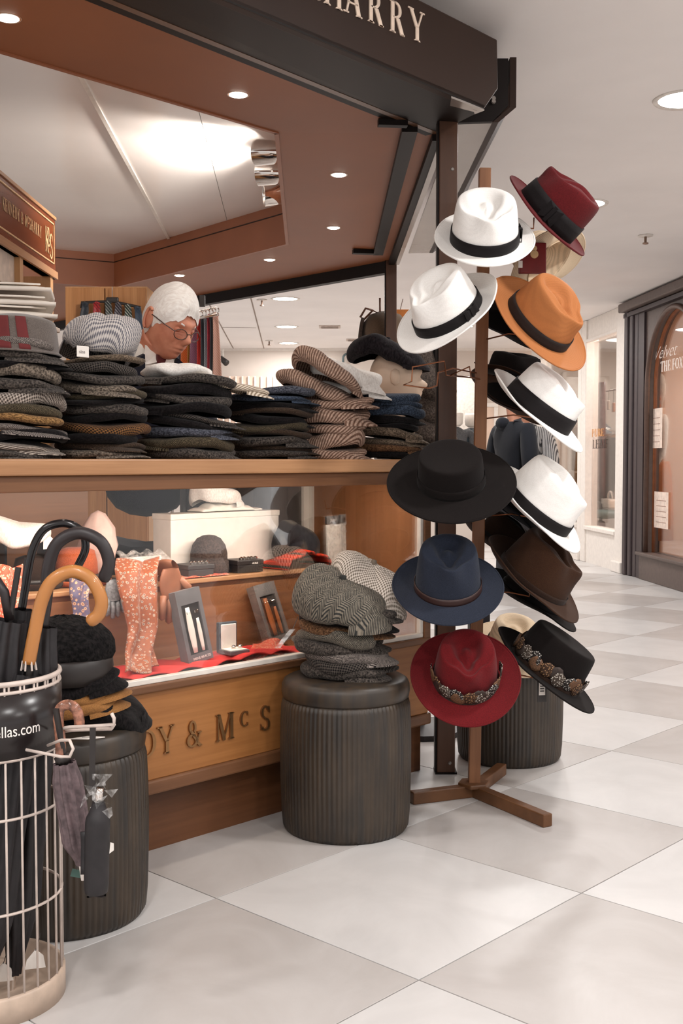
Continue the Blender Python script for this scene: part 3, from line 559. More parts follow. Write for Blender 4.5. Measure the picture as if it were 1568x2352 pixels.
cl_ = MB().tube([(AL + .02, .045, .952), (AE - .05, .045, .952)], .007, 8).build('case_fill_tube', emis('case_fill_glow', (255, 240, 220), 3.0), cn)  # unseen glowing tube, added behind the rail to brighten the dark case
for q in range(4):
    la = bpy.data.lights.new('case_fill_lamp', 'AREA'); la.shape = 'RECTANGLE'; la.size = .42; la.size_y = .02; la.energy = CASE_W; la.color = (1, .9, .78)
    lo = bpy.data.objects.new('case_fill_lamp', la); COL.objects.link(lo); lo.parent = cn; lo.location = (AL + .25 + q * .47, .05, .943); lo.rotation_euler = (.45, 0, 0)  # added fill lights over the goods, no fitting seen
zsh = kp(560, 1318, .26)[1]; ash = kp(775, 1300, .26)[0]
box('riser_board', (AL, .262, .449), (ash, .276, zsh - .012), m_case, cn); box('raised_shelf', (AL, .25, zsh - .014), (ash, BD - .01, zsh), m_oak, cn, bevel=.003)
box('rear_panel', (kp(702, 1200, BD)[0], BD - .006, .45), (AE, BD, .934), m_panel, cn); box('rear_stile', (kp(692, 1200, BD)[0], BD - .012, .45), (kp(704, 1200, BD)[0], BD, .934), m_strip, cn)
box('rear_panel', (AL, BD - .006, .45), (kp(200, 1200, BD)[0], BD, .934), m_oakd, cn)
m_gold = plain('bronze_letter', (150, 112, 74), .3, .8)
for ch, px in zip('DY&McSHARRY', (338, 380, 444, 515, 560, 607, 668, 720, 760, 800, 840)):
    a = kp(px, 1700)[0]; wd = glyph('C' if ch == 'c' else ch)[1]
    if ch == 'c': letter('C', .042, .006, m_gold, nb, Matrix.Translation((a - .018, 0, .286)), .85)
    else: letter(ch, .07, .006, m_gold, nb, Matrix.Translation((a - wd * .07 * .42, 0, .262)), .85)
x = kp(338, 1700)[0] - .03
for ch in reversed('KENNE'): x -= glyph(ch)[1] * .06 + .006; letter(ch, .07, .006, m_gold, nb, Matrix.Translation((x, 0, .262)), .85)

# ------------------------------------------------------------------ canopy
m_soffit = plain('soffit_brown', (140, 84, 52), .5, var=.03, vs=3, spec=.3); m_brown = plain('canopy_brown', (44, 27, 18), .5, var=.05, vs=4, spec=.2); m_blk = plain('canopy_dark', (20, 12, 9), .5, var=.05, vs=5, spec=.18); m_fas = plain('well_fascia', (150, 90, 58), .5, var=.04, vs=4)
m_grey = plain('canopy_grey_metal', (150, 142, 136), .25, .35, var=.04, vs=3); m_wceil = plain('stall_ceiling', (240, 232, 226), .22, var=.015, vs=2, spec=.5); m_post = wood('post_brown', (70, 46, 32), (92, 60, 42), 8, (1, 1, .08), .4)
ZS = 2.09; zc = 2.08
F0 = at_z(250, 0, zc); F1 = at_z(1003, 306, zc); dF = (F1 - F0).normalized(); F0 = F0 - dF * 1.3
F2 = at_z(898, 600, zc); F3 = at_z(440, 684, zc); F3 = F3 + (F3 - F2).normalized() * 2.2
C1 = at_z(640, 304, ZS); C0 = at_z(0, 115, ZS); C0 = C0 + (C0 - C1).normalized() * 1.1; C2 = at_z(663, 560, ZS); C3 = at_z(265, 660, ZS); C4 = at_z(128, 650, ZS); C4 = C4 + (C4 - C3).normalized() * 1.5
cp = thing('stall_canopy', 'dark brown stall canopy with sign fascia and white ceiling well', 'canopy', (0, 0, 0))
UPV = Vector((0, 0, 1))
def slab(name, poly, th, m, bev=0): return MB().prism(poly, UPV * th).build(name, m, cp, bevel=bev)
slab('soffit_panel', [F0, F1, C1, C0], .02, m_soffit); slab('soffit_panel', [F1, F2, C2, C1], .02, m_soffit); slab('soffit_panel', [F2, F3, C3, C2], .02, m_soffit); slab('soffit_panel', [F3, F3 + Vector((-1.5, 0, 0)), C4, C3], .02, m_soffit)
ZW = 2.292
for a, b in ((C0, C1), (C1, C2), (C2, C3), (C3, C4)):
    b_ = b; n = (b_ - a).cross(UPV).normalized() * .015
    MB().prism([a - UPV * .004, b_ - UPV * .004, b_ + UPV * (ZW - ZS), a + UPV * (ZW - ZS)], -n if (a, b) != 0 else n).build('well_fascia', m_fas, cp)
    MB().bar(a + UPV * (ZW - ZS - .05), b_ + UPV * (ZW - ZS - .05), .036, .005).build('fascia_bead', m_brown, cp)
# white ceiling in three panels with joints
def wp(px, py): return at_z(px, py, ZW)
J1a, J1b, J2a, J2b = wp(182, 168), wp(378, 530), wp(455, 250), wp(520, 502)
def ext(a, b, ka=.5, kb=.4): d = (b - a); return a - d * ka, b + d * kb
J1a, J1b = ext(J1a, J1b); J2a, J2b = ext(J2a, J2b)
far = wp(-700, 600); near = wp(-500, -300)
gapv = (J2a - J1a).normalized() * .0025
slab('ceiling_panel', [near, J1a - gapv, J1b - gapv, far], .02, m_wceil); slab('ceiling_panel', [J1a + gapv, J2a - gapv, J2b - gapv, J1b + gapv], .02, m_wceil)
E1 = C1 + Vector((.35, -.5, ZW - ZS)); E2 = C2 + Vector((.35, .35, ZW - ZS)); slab('ceiling_panel', [J2a + gapv, E1, E2, J2b + gapv], .02, m_wceil)
MB().bar(J1a - UPV * .003, J1b - UPV * .003, .016, .008).build('joint_strip', m_strip, cp); MB().bar(J2a + UPV * .012, J2b + UPV * .012, .012, .004).build('joint_gap', m_brown, cp)
# canopy front: bead, dark band, sign board
nF = Vector((dF.y, -dF.x, 0))
MB().bar(F0 + UPV * .006, F1 + UPV * .006, .022, .018).build('lower_bead', plain('bead_brown', (96, 66, 46), .35), cp)
MB().bar(F0 + UPV * .05 - nF * .02, F1 + UPV * .05 - nF * .02, .05, .1).build('front_beam', m_blk, cp)
SP1 = at(1143, 150, 3.45); ang = math.radians(49.0); dS = Vector((math.cos(ang), math.sin(ang), 0)); nS = Vector((dS.y, -dS.x, 0))
def sp(px, py): return hit(px, py, SP1, dS)
tr, r2, br = sp(1142, 91), sp(1144, 204), sp(1112, 251); zt, zb = tr.z, br.z
tl = SP1 - dS * 2.6; poly = [Vector((br.x, br.y, zb)), r2, tr, Vector((tl.x, tl.y, zt)), Vector((tl.x, tl.y, zb))]
sbd = MB().prism(poly, -nS * .03).build('sign_board', m_brown, cp, bevel=.004)
MB().prism([Vector((br.x, br.y, zb)), Vector((tl.x, tl.y, zb)), F0, F1], UPV * .012).build('sign_underside', m_blk, cp)
MB().bar(Vector((tl.x, tl.y, zt - .01)) - nS * .14, tr - dS * .2 - nS * .14 - UPV * .01, .22, .012).build('sign_top', m_blk, cp)
g0, g1, g2 = sp(1036, 222), Vector((br.x, br.y, zb)), at_z(1046, 276, zc)
MB().prism([g0 - UPV * .004, g1 - UPV * .004, g2 - UPV * .004, at_z(1030, 262, zc) - UPV * .004], UPV * .006).build('corner_plate', m_grey, cp)
m_cl = plain('cream_sign_letter', (226, 204, 184), .5)
SM = lambda P: Matrix.Translation(P) @ Matrix.Rotation(ang, 4, 'Z')
for ch, px, py in zip('YRRAHS', (961, 917, 868, 816, 772, 734), (97, 81, 59, 38, 20, 3)):
    P = sp(px, py); wd = glyph(ch)[1] * .083 * .62
    letter(ch, .083, .003, m_cl, sbd, SM(P - dS * wd), .95)
x = sp(734, 3) - dS * .095
for ch in ('C', 'M'): x = x - dS * (.07 if ch == 'C' else .115); letter(ch, .083 if ch == 'M' else .055, .003, m_cl, sbd, SM(Vector((x.x, x.y, zb + .09 + (.028 if ch == 'C' else 0)))), .95)
# side fascia running away from the corner
A = at_z(1130, 281, zc); B = at_z(985, 581, zc); A2 = at_z(1046, 284, zc); B2 = at_z(938, 582, zc)
MB().prism([A, B, B2, A2], UPV * .006).build('side_underside', m_grey, cp)
e_ = (A - A2).normalized(); zz = at(1166, 133, A.y).z
MB().prism([A + e_ * .055 + UPV * .045, A + e_ * .055 + UPV * (zz - zc), B + e_ * .055 + UPV * (zz - zc), B + e_ * .055 + UPV * .045, B, A], Vector((.02, 0, 0))).build('side_sign_board', m_brown, cp)
endp = [at(1045, 282, A.y - .01), at(1130, 279, A.y - .01), at(1167, 243, A.y - .01), at(1167, 134, A.y - .01), at(1120, 134, A.y - .01), at(1020, 240, A.y - .01)]
MB().prism(endp, Vector((0, .02, 0))).build('side_end_plate', m_blk, cp)
for px, py, Y in ((1133, 226, A.y - .02), (1133, 233, A.y - .02)): MB().lathe([(.008, 0), (.006, .006)], 10).build('bolt', m_grey, cp).matrix_local = Matrix.Translation(at(px, py, Y)) @ Matrix.Rotation(PI / 2, 4, 'X')
MB().bar(at_z(1003, 306, zc) + UPV * .0, F2, .03, .05).build('side_beam', m_blk, cp); MB().bar(at_z(1012, 330, zc - .02), at_z(912, 604, zc - .02), .02, .02).build('side_rail', m_grey, cp)
MB().bar(at_z(941, 292, ZS - .015), at_z(868, 580, ZS - .015), .05, .03).build('shutter_track', m_blk, cp)
MB().bar(at_z(868, 282, ZS - .02), at_z(935, 284, ZS - .02), .03, .02).build('track_bracket', m_blk, cp); MB().bar(at_z(810, 578, ZS - .02), at_z(870, 580, ZS - .02), .04, .02).build('track_bracket', m_blk, cp)
q3 = F3 - (F3 - F2).normalized() * 0; MB().bar(F2 + UPV * -.02, q3 + UPV * -.02, .05, .085).build('rear_beam', m_blk, cp)
# posts reach the floor
pb = at_z(1022, 1772, 0); pw = .058
def post(P, z1, lb):
    MB().box((-pw / 2, -pw / 2, 0), (pw / 2, pw / 2, z1), Matrix.Translation(P)).build('post', m_post, cp, bevel=.003)
    MB().box((-pw / 2 - .006, -pw / 2 + .006, .0), (-pw / 2, pw / 2 - .006, z1), Matrix.Translation(P)).build('post_channel', m_blk, cp)
post(pb, zc, ''); pb2 = Vector((F2.x, F2.y, 0)); post(pb2, zc, '')
for zz_ in (1.92, .035): MB().lathe([(.006, 0), (.004, .004)], 10).build('bolt', m_grey, cp).matrix_local = Matrix.Translation(pb + Vector((.012, -pw / 2, zz_))) @ Matrix.Rotation(PI / 2, 4, 'X')
MB().box((-.035, -.035, 0), (.035, .035, .006), Matrix.Translation(pb)).build('post_foot', m_blk, cp)
# soffit downlights
m_glow = emis('soffit_lamp_glow', (255, 244, 230), 16.0); m_ring = plain('lamp_ring', (222, 206, 190), .3, .3)
for (px, py), lb in (((547, 214), 'nearest soffit downlight on the front arm of the stall canopy'), ((778, 399), 'soffit downlight on the side arm nearest the front corner'), ((766, 521), 'second soffit downlight along the side arm'), ((619, 595), 'soffit downlight on the rear arm beside the corner'), ((412, 631), 'soffit downlight above the white haired man'), ((18, 37), 'soffit downlight cut by the left edge of the photo')):
    P = at_z(px, py, ZS); t = thing('soffit_downlight', lb, 'ceiling light', P, group='small downlights in the stall soffit')
    MB().lathe([(.026, -.002), (.032, -.006), (.036, 0), (.026, 0)], 28, cap=False).build('lamp_ring', m_ring, t, True); MB().lathe([(.012, -.0085), (.022, -.008), (.027, -.006), (.027, -.002), (.012, -.002)], 24).build('bulb', m_glow, t)
    la = bpy.data.lights.new('soffit_lamp', 'SPOT'); la.energy = SOFFIT_W; la.spot_size = 2.4; la.spot_blend = .6; la.shadow_soft_size = .03; la.color = (1, .9, .8)
    lo = bpy.data.objects.new('soffit_lamp', la); COL.objects.link(lo); lo.parent = t; lo.location = (0, 0, -.012)
P = at_z(250, -260, ZS)
# chrome spotlights on the right wall of the ceiling well
m_chrome = plain('chrome', (225, 218, 212), .08, 1.0, var=.02)
sd = (C2 - C1).normalized()
bar_t = thing('spotlight_bar', 'chrome bar holding the spotlights on the edge of the ceiling well', 'light fitting', (0, 0, 0))
p0 = at(638, 312, 4.22); p1 = at(651, 400, 4.75)
MB().tube([p0, p1], .010, 8).build('bar', m_chrome, bar_t, True)
MB().tube([p1, at(652, 446, 5.06)], .007, 8).build('arm', m_chrome, bar_t, True)
for px, py, Y, dirv, lb, on in ((607, 350, 4.45, (-1, .35, .06), 'upper lit chrome spotlight shining along the white ceiling', 1), (613, 398, 4.72, (-1, .3, .06), 'middle lit chrome spotlight shining along the white ceiling', 1), (624, 446, 5.02, (-1, -.15, -.10), 'lowest chrome spotlight, bullet shaped and unlit', 0)):
    P = at(px, py, Y); d = Vector(dirv).normalized(); t = thing('chrome_spotlight', lb, 'spotlight', mtx=frame(d, (0, 0, 1), P), group='chrome spotlights in the ceiling well')
    MB().lathe([(.008, -.12), (.026, -.10), (.046, -.04), (.052, .035), (.049, .037), (.042, .03), (.03, .0), (.01, -.02)], 24).build('lamp_shade', m_chrome, t, True, sharp=50)
    MB().tube([(0, 0, -.115), (.0, 0, -.15)], .005, 6).build('stem', m_chrome, t)
    if on:
        MB().lathe([(.001, .014), (.041, .026), (.041, .029), (.001, .017)], 20).build('bulb', emis('spot_bulb', (255, 248, 240), 30.0), t)
        la = bpy.data.lights.new('spot_lamp', 'SPOT'); la.energy = SPOT_W; la.spot_size = 2.0; la.spot_blend = .7; la.shadow_soft_size = .03; la.color = (1, .93, .86)
        lo = bpy.data.objects.new('spot_lamp', la); COL.objects.link(lo); lo.parent = t; lo.location = (0, 0, .045); lo.rotation_euler = (PI, 0, 0)

# ------------------------------------------------------------------ inside the stall: shelving, sign, cupboard, ties
m_shelf = wood('shelf_oak', (186, 136, 90), (212, 166, 118), 8, (1, 1, .08), .5); m_shelfw = plain('shelf_white', (214, 196, 180), .6)
IX = -1.14
def ip(px, py): return hit(px, py, (IX, 4, 0), (0, 1))
e1 = ip(126, 500); y1 = e1.y; zt_, zb_ = e1.z, ip(124, 640).z
ib = thing('hanging_name_board', 'red brown name board with gold lettering hung above the stall shelves', 'sign', (IX, y1, zb_), -PI / 2)
hh = zt_ - zb_; LB = 1.6
box('board', (0, -.0, 0), (LB, .03, hh), wood('mahogany', (104, 50, 28), (136, 72, 40), 7, (.06, 1, 1), .25), ib)
ib.rotation_euler = (0, 0, PI / 2); ib.location = (IX, y1 - LB, zb_)
m_gl = plain('gold_sign_paint', (214, 178, 132), .4)
for nm, lo_, hi_ in (('gold_line', (0, -.004, hh - .035), (LB - .025, 0, hh - .03)), ('gold_line', (0, -.004, .055), (LB - .025, 0, .06)), ('gold_line', (LB - .03, -.004, .055), (LB - .025, 0, hh - .03)), ('edge_trim', (0, -.006, hh - .012), (LB, .034, hh)), ('edge_trim', (0, -.01, 0), (LB, .034, .028))):
    box(nm, lo_, hi_, m_gl if nm == 'gold_line' else m_oak, ib)
s_ = ip(5, 480).y - (y1 - LB); e_s = ip(95, 545).y - (y1 - LB)
tot = sum(glyph('C' if q == 'c' else q)[1] * (.62 if q == 'c' else 1) + .12 for q in 'KENNEDY & McSHARRY'); sz = .044; sq = (e_s - s_) / (tot * sz)
word('KENNEDY & McSHARRY', sz, .0006, m_gl, ib, Matrix.Translation((s_, -.001, hh * .50)), .08, min(2.4, sq))
xm = ip(103, 560).y - (y1 - LB)
letter('K', .1, .0008, m_gl, ib, Matrix.Translation((xm, -.001, hh * .34)), .6); letter('&', .075, .001, m_gl, ib, Matrix.Translation((xm + .035, -.001, hh * .45)), .6); letter('S', .1, .0012, m_gl, ib, Matrix.Translation((xm + .065, -.001, hh * .28)), .7)
su = thing('shelf_unit', 'pale oak open shelving under the hanging name board', 'shelves', (IX, y1 - 1.6, 0), PI / 2)
box('side_panel', (1.52, .0, 0), (1.56, .4, zb_), m_shelf, su); box('back_panel', (0, .4, 0), (1.56, .42, zb_), m_shelf, su); box('divider', (1.1, .0, 0), (1.14, .4, zb_), m_shelf, su); box('divider', (.6, 0, 0), (.64, .4, zb_), m_shelf, su)
for z in (.5, .8, 1.1, 1.32, 1.55): box('shelf', (0, .02, z), (1.52, .4, z + .022), m_shelf, su)
box('pelmet', (0, .02, zb_ - .11), (1.1, .06, zb_), m_shelfw, su)
for q, (x_, z_, mt, lb) in enumerate(((1.3, 1.122, plain('amber_box', (196, 128, 52), .6), 'amber box on the shelf beside the folded shirts'), (1.2, 1.342, plain('brown_box', (120, 86, 62), .7), 'brown box on the top shelf'), (1.42, 1.342, plain('pink_box', (176, 130, 108), .7), 'dusty pink box on the top shelf'))):
    t = thing('storage_box', lb, 'box', Vector((IX - .05, y1 - 1.6 + x_, z_)), PI / 2); MB().box((-.05, 0, 0), (.05, .2, .13)).build('box_body', mt, t, bevel=.004); MB().box((-.052, -.002, .1), (.052, .202, .135)).build('lid', mt, t, bevel=.003)
P = at(85, 735, y1 - .15); t = thing('glove_pack', 'black packaged gloves with a white card hanging at the shelf edge', 'gloves', P)
MB().grid(lambda u, v: Vector(((u - .5) * (.05 + .03 * v), .015 * math.sin(PI * u), -v * .16)), 8, 6).build('gloves', m_leather[5], t, True, solid=.012); MB().box((-.018, -.004, -.01), (.018, 0, .08)).build('card', m_white, t, bevel=.002)
# folded shirts at the left edge
m_shirt = plain('white_cotton', (238, 230, 220), .8, var=.02)
for q, (px, py, lb) in enumerate(((15, 675, 'white folded shirt, topmost of the pile at the left edge'), (18, 703, 'cream folded shirt, second of the pile at the left edge'), (14, 726, 'white folded shirt, third of the pile at the left edge'))):
    P = at(px, py, 3.55); t = thing('folded_shirt', lb, 'shirt', P, .2 + .1 * q, 'folded shirts by the shelves')
    MB().grid(lambda u, v: Vector((-.16 + .3 * u, -.12 + .24 * v, .014 * math.sin(PI * u) ** .4 * math.sin(PI * v) ** .4 - .004 * q)), 14, 10).build('fold', m_shirt, t, True, solid=.012); MB().prism([(-.05, -.125, .012), (.06, -.125, .012), (.11, -.09, .016), (.0, -.06, .02), (-.1, -.09, .016)], (0, 0, .006)).build('collar', m_shirt, t, bevel=.002)
P = at(18, 745, 3.55); sb2 = thing('shirt_stand', 'small pale plinth under the pile of folded shirts', 'plinth', (P.x, P.y, 0)); box('column', (-.17, -.13, 0), (.12, .13, P.z - .01), m_shelf, sb2, bevel=.006); box('plinth_top', (-.18, -.14, P.z - .012), (.13, .14, P.z + .004), m_shelfw, sb2, bevel=.004)
# cupboard with tie hanger
YC = 6.3; A = at(148, 657, YC); B = at(336, 657, YC)
cb = thing('cupboard', 'tall oak cupboard with two grained doors at the back of the stall', 'cupboard', (A.x, YC, 0)); W_ = B.x - A.x
box('carcass', (0, .02, 0), (W_, .45, A.z), m_shelf, cb); m_door = wood('grained_oak', (168, 112, 66), (196, 142, 92), 10, (2.2, 2.2, .07), .5)
mid = at(241, 700, YC).x - A.x
box('door_panel', (.005, -.004, .05), (mid - .003, .02, A.z - .01), m_door, cb, bevel=.002); box('door_panel', (mid + .003, -.004, .05), (W_ - .005, .02, A.z - .01), m_door, cb, bevel=.002)
for q in (mid - .04, mid + .03): MB().lathe([(.01, 0), (.012, .02), (.004, .024)], 10).build('knob', m_brown, cb).matrix_local = Matrix.Translation((q, -.004, .9)) @ Matrix.Rotation(PI / 2, 4, 'X')
def tie(name, label, loc, rz, L, wd, mt, group, tilt=0.0):
    t = thing(name, label, 'tie', loc, rz, group)
    o = MB().grid(lambda u, v: Vector(((u - .5) * wd * (.45 + .55 * v) + tilt * v, .008 * math.cos(PI * (u - .5)) - .004 * math.sin(5 * v), -L * v - (.03 * (1 - abs(2 * u - 1)) if v > .99 else 0))), 7, 9).build('blade', mt, t, True, solid=.004)
    MB().grid(lambda u, v: Vector((.006 * math.sin(6 * v) + tilt * v * .6 + (u - .5) * wd * .5, .018 - .01 * v, -L * .8 * v)), 5, 6).build('tail', mt, t, True, solid=.003)
    MB().tube([(-wd * .28, .012, .0), (0, .005, .008), (wd * .28, .012, 0)], .007, 6).build('fold', mt, t, True); return t
YH = YC - .06; hl = at(187, 695, YH); hr = at(322, 706, YH); ht = at(258, 692, YH)
hg = thing('tie_hanger', 'black plastic tie hanger hung on the cupboard doors', 'hanger', (0, 0, 0))
MB().tube([hl + Vector((0, 0, -.03)), hl, ht, hr, hr + Vector((0, 0, -.03))], .008, 8).build('bar', m_leather[5], hg, True); MB().box((-.035, -.008, -.005), (.035, .008, .022), Matrix.Translation(ht)).build('label_boss', m_leather[5], hg, bevel=.006)
MB().tube([ht + Vector((0, 0, .02)), ht + Vector((0, 0, .08))], .003, 6).build('hook', m_chrome, hg)
def striped(name, c1, c2, sc=26):
    m = NT(name); v = m.coord((1, 1, 1), (0, .7, 0)); wv = m.n('TexWave', bands_direction='X', Scale=sc); m.l(v, wv.inputs['Vector']); m.color(m.ramp(wv.outputs[0], [(.82, c1), (.9, c2)])); m.p(.5, 0, .4, .2); return m.m
for q, (px, cc, L) in enumerate(((196, ((34, 40, 48), (44, 50, 60)), .22), (222, ((160, 30, 34), (60, 20, 24)), .24), (248, ((40, 48, 46), (150, 150, 146)), .3), (272, ((40, 38, 46), (140, 132, 140)), .32), (294, ((36, 56, 48), (200, 196, 186)), .34), (316, ((52, 66, 84), (60, 76, 96)), .28))):
    P = hl.lerp(ht, max(0, min(1, (px - 187) / 71))) if px < 258 else ht.lerp(hr, min(1, (px - 258) / 64))
    tie('hanging_tie', ('black tie at the left end of the cupboard hanger', 'red tie on the cupboard hanger', 'dark green tie with pale stripe on the cupboard hanger', 'dark plum striped tie on the cupboard hanger', 'green tie with wide cream stripes on the cupboard hanger', 'navy tie at the right end of the cupboard hanger')[q], P + Vector((0, -.012, -.01)), 0, L, .062, striped('tie_%d' % q, *cc), 'ties on the cupboard hanger', .03 * (q % 3 - 1))
# tie carousel behind the man
YT = 5.2; rod0 = at(392, 745, YT + .25); rod1 = at(500, 722, YT - .02)
rk = thing('tie_rack', 'chrome tie rack standing behind the man', 'rack', (0, 0, 0)); MB().tube([rod0, rod1], .007, 8).build('rod', m_chrome, rk, True)
MB().tube([Vector((rod0.x, rod0.y, 0)), Vector((rod0.x, rod0.y, rod0.z + .01))], .009, 8).build('pole', m_chrome, rk, True); MB().box((-.012, -.012, 0), (.012, .012, .05), Matrix.Translation((rod1.x - .07, rod1.y, rod1.z + .035))).build('clip', m_leather[5], rk)
MB().lathe([(.14, 0), (.14, .015), (.02, .02)], 20, (rod0.x, rod0.y, 0)).build('foot', m_chrome, rk, True)
cols = ((70, 84, 92), (150, 142, 130), (90, 96, 110), (222, 110, 44), (176, 116, 36), (140, 92, 116), (206, 44, 30), (60, 60, 68), (150, 160, 170), (170, 34, 54), (40, 44, 50), (196, 150, 132))
nmz = ('slate', 'stone', 'blue grey', 'orange', 'ochre', 'mauve', 'scarlet', 'charcoal', 'silver grey', 'crimson', 'black', 'dusty pink')
for q, cc in enumerate(cols):
    px = (392, 404, 412, 424, 436, 447, 458, 466, 474, 481, 488, 495)[q]; P = at(px, 742 - 1.6 * q, YT + .25 - .022 * q)
    tie('hanging_tie', nmz[q] + ' tie hanging on the rack behind the man', P, .3, .42, (.05, .05, .05, .07, .05, .085, .05, .045, .045, .045, .05, .05)[q], striped('rack_tie_%d' % q, cc, tuple(x * .8 for x in cc), 40), 'ties on the rack behind the man', .01)
    MB().tube(arc((P.x, P.y, P.z + .022), .016, -PI / 2, PI * .9, 8), .003, 5).build('hook', m_chrome, rk)
# dark trouser form seen through the case back, hanging pink shirt
P = K(kp(470, 1200, .9)[0], .565, 0); t = thing('dark_stock_curtain', 'dark grey cloth curtain hanging behind the display case', 'curtain', P, KZ)
MB().grid(lambda u, v: Vector(((u - .5) * .72, .012 * math.sin(u * 60), .3 + .75 * v)), 60, 4).build('cloth', plain('dark_curtain', (66, 58, 56), .9), t, True, solid=.008)
MB().tube([(-.36, 0, 1.06), (.36, 0, 1.06)], .01, 8).build('rod', m_leather[5], t)
for sx in (-.35, .35): MB().tube([(sx, 0, 0), (sx, 0, 1.06)], .01, 8).build('upright', m_leather[5], t)
# ------------------------------------------------------------------ ribbed stools
m_stool = NT('stool_leatherette'); v = m_stool.coord((1, 1, 1)); n1 = m_stool.n('TexNoise', Scale=9.0, Detail=5.0, Roughness=.6); m_stool.l(v, n1.inputs['Vector'])
v2 = m_stool.coord((6, 6, .6)); n2 = m_stool.n('TexNoise', Scale=6.0, Detail=3.0); m_stool.l(v2, n2.inputs['Vector'])
m_stool.color(m_stool.mix(.5, m_stool.ramp(n1.outputs[0], [(.3, (40, 34, 29)), (.7, (68, 58, 48))]), m_stool.ramp(n2.outputs[0], [(.35, (34, 34, 35)), (.65, (70, 56, 42))]))); m_stool.p(.42, 0, .45)
def stool(X, Y, label, rad=.178, hgt=.415):
    t = thing('ribbed_stool', label, 'stool', (X, Y, 0), 0, 'round ribbed stools')
    prof = [(.93, 0), (.965, .012), (.985, .05), (1.0, .14), (1.005, .22), (1.0, .29), (.985, hgt - .072), (.965, hgt - .058), (.93, hgt - .052)]
    NR = 84
    MB().lathe([(r * rad, z) for r, z in prof], NR * 4, rib=lambda a, z, k: 1 + (.0 if k in (0, 8) else .018) * (abs(math.sin(a * NR / 2)) ** .5 - .5)).build('body', m_stool.m, t, True)
    MB().lathe([(rad * .94, hgt - .056), (rad * .975, hgt - .05), (rad * .99, hgt - .034), (rad * .985, hgt - .018), (rad * .955, hgt - .006), (rad * .9, hgt), (rad * .6, hgt + .003), (.002, hgt + .004)], 64).build('lid_cushion', m_stool.m, t, True)
    MB().lathe([(rad * .9, 0), (rad * .9, -.0), (rad * .9, .006), (rad * .5, .006)], 48).build('foot_ring', m_leather[5], t); return t
S1 = (at_z(792, 1943, 0)); S1 = Vector((.0095 + .002, S1.y + .168, 0)); S2 = Vector((-.612, 2.475, 0)); S3 = Vector((.572, 3.80, 0))
stool(S1.x, S1.y, 'grey brown ribbed stool carrying tweed caps in front of the name board'); stool(S2.x, S2.y, 'grey brown ribbed stool behind the white wire umbrella stand', hgt=.425); stool(S3.x, S3.y, 'dark ribbed stool behind the wooden hat stand')

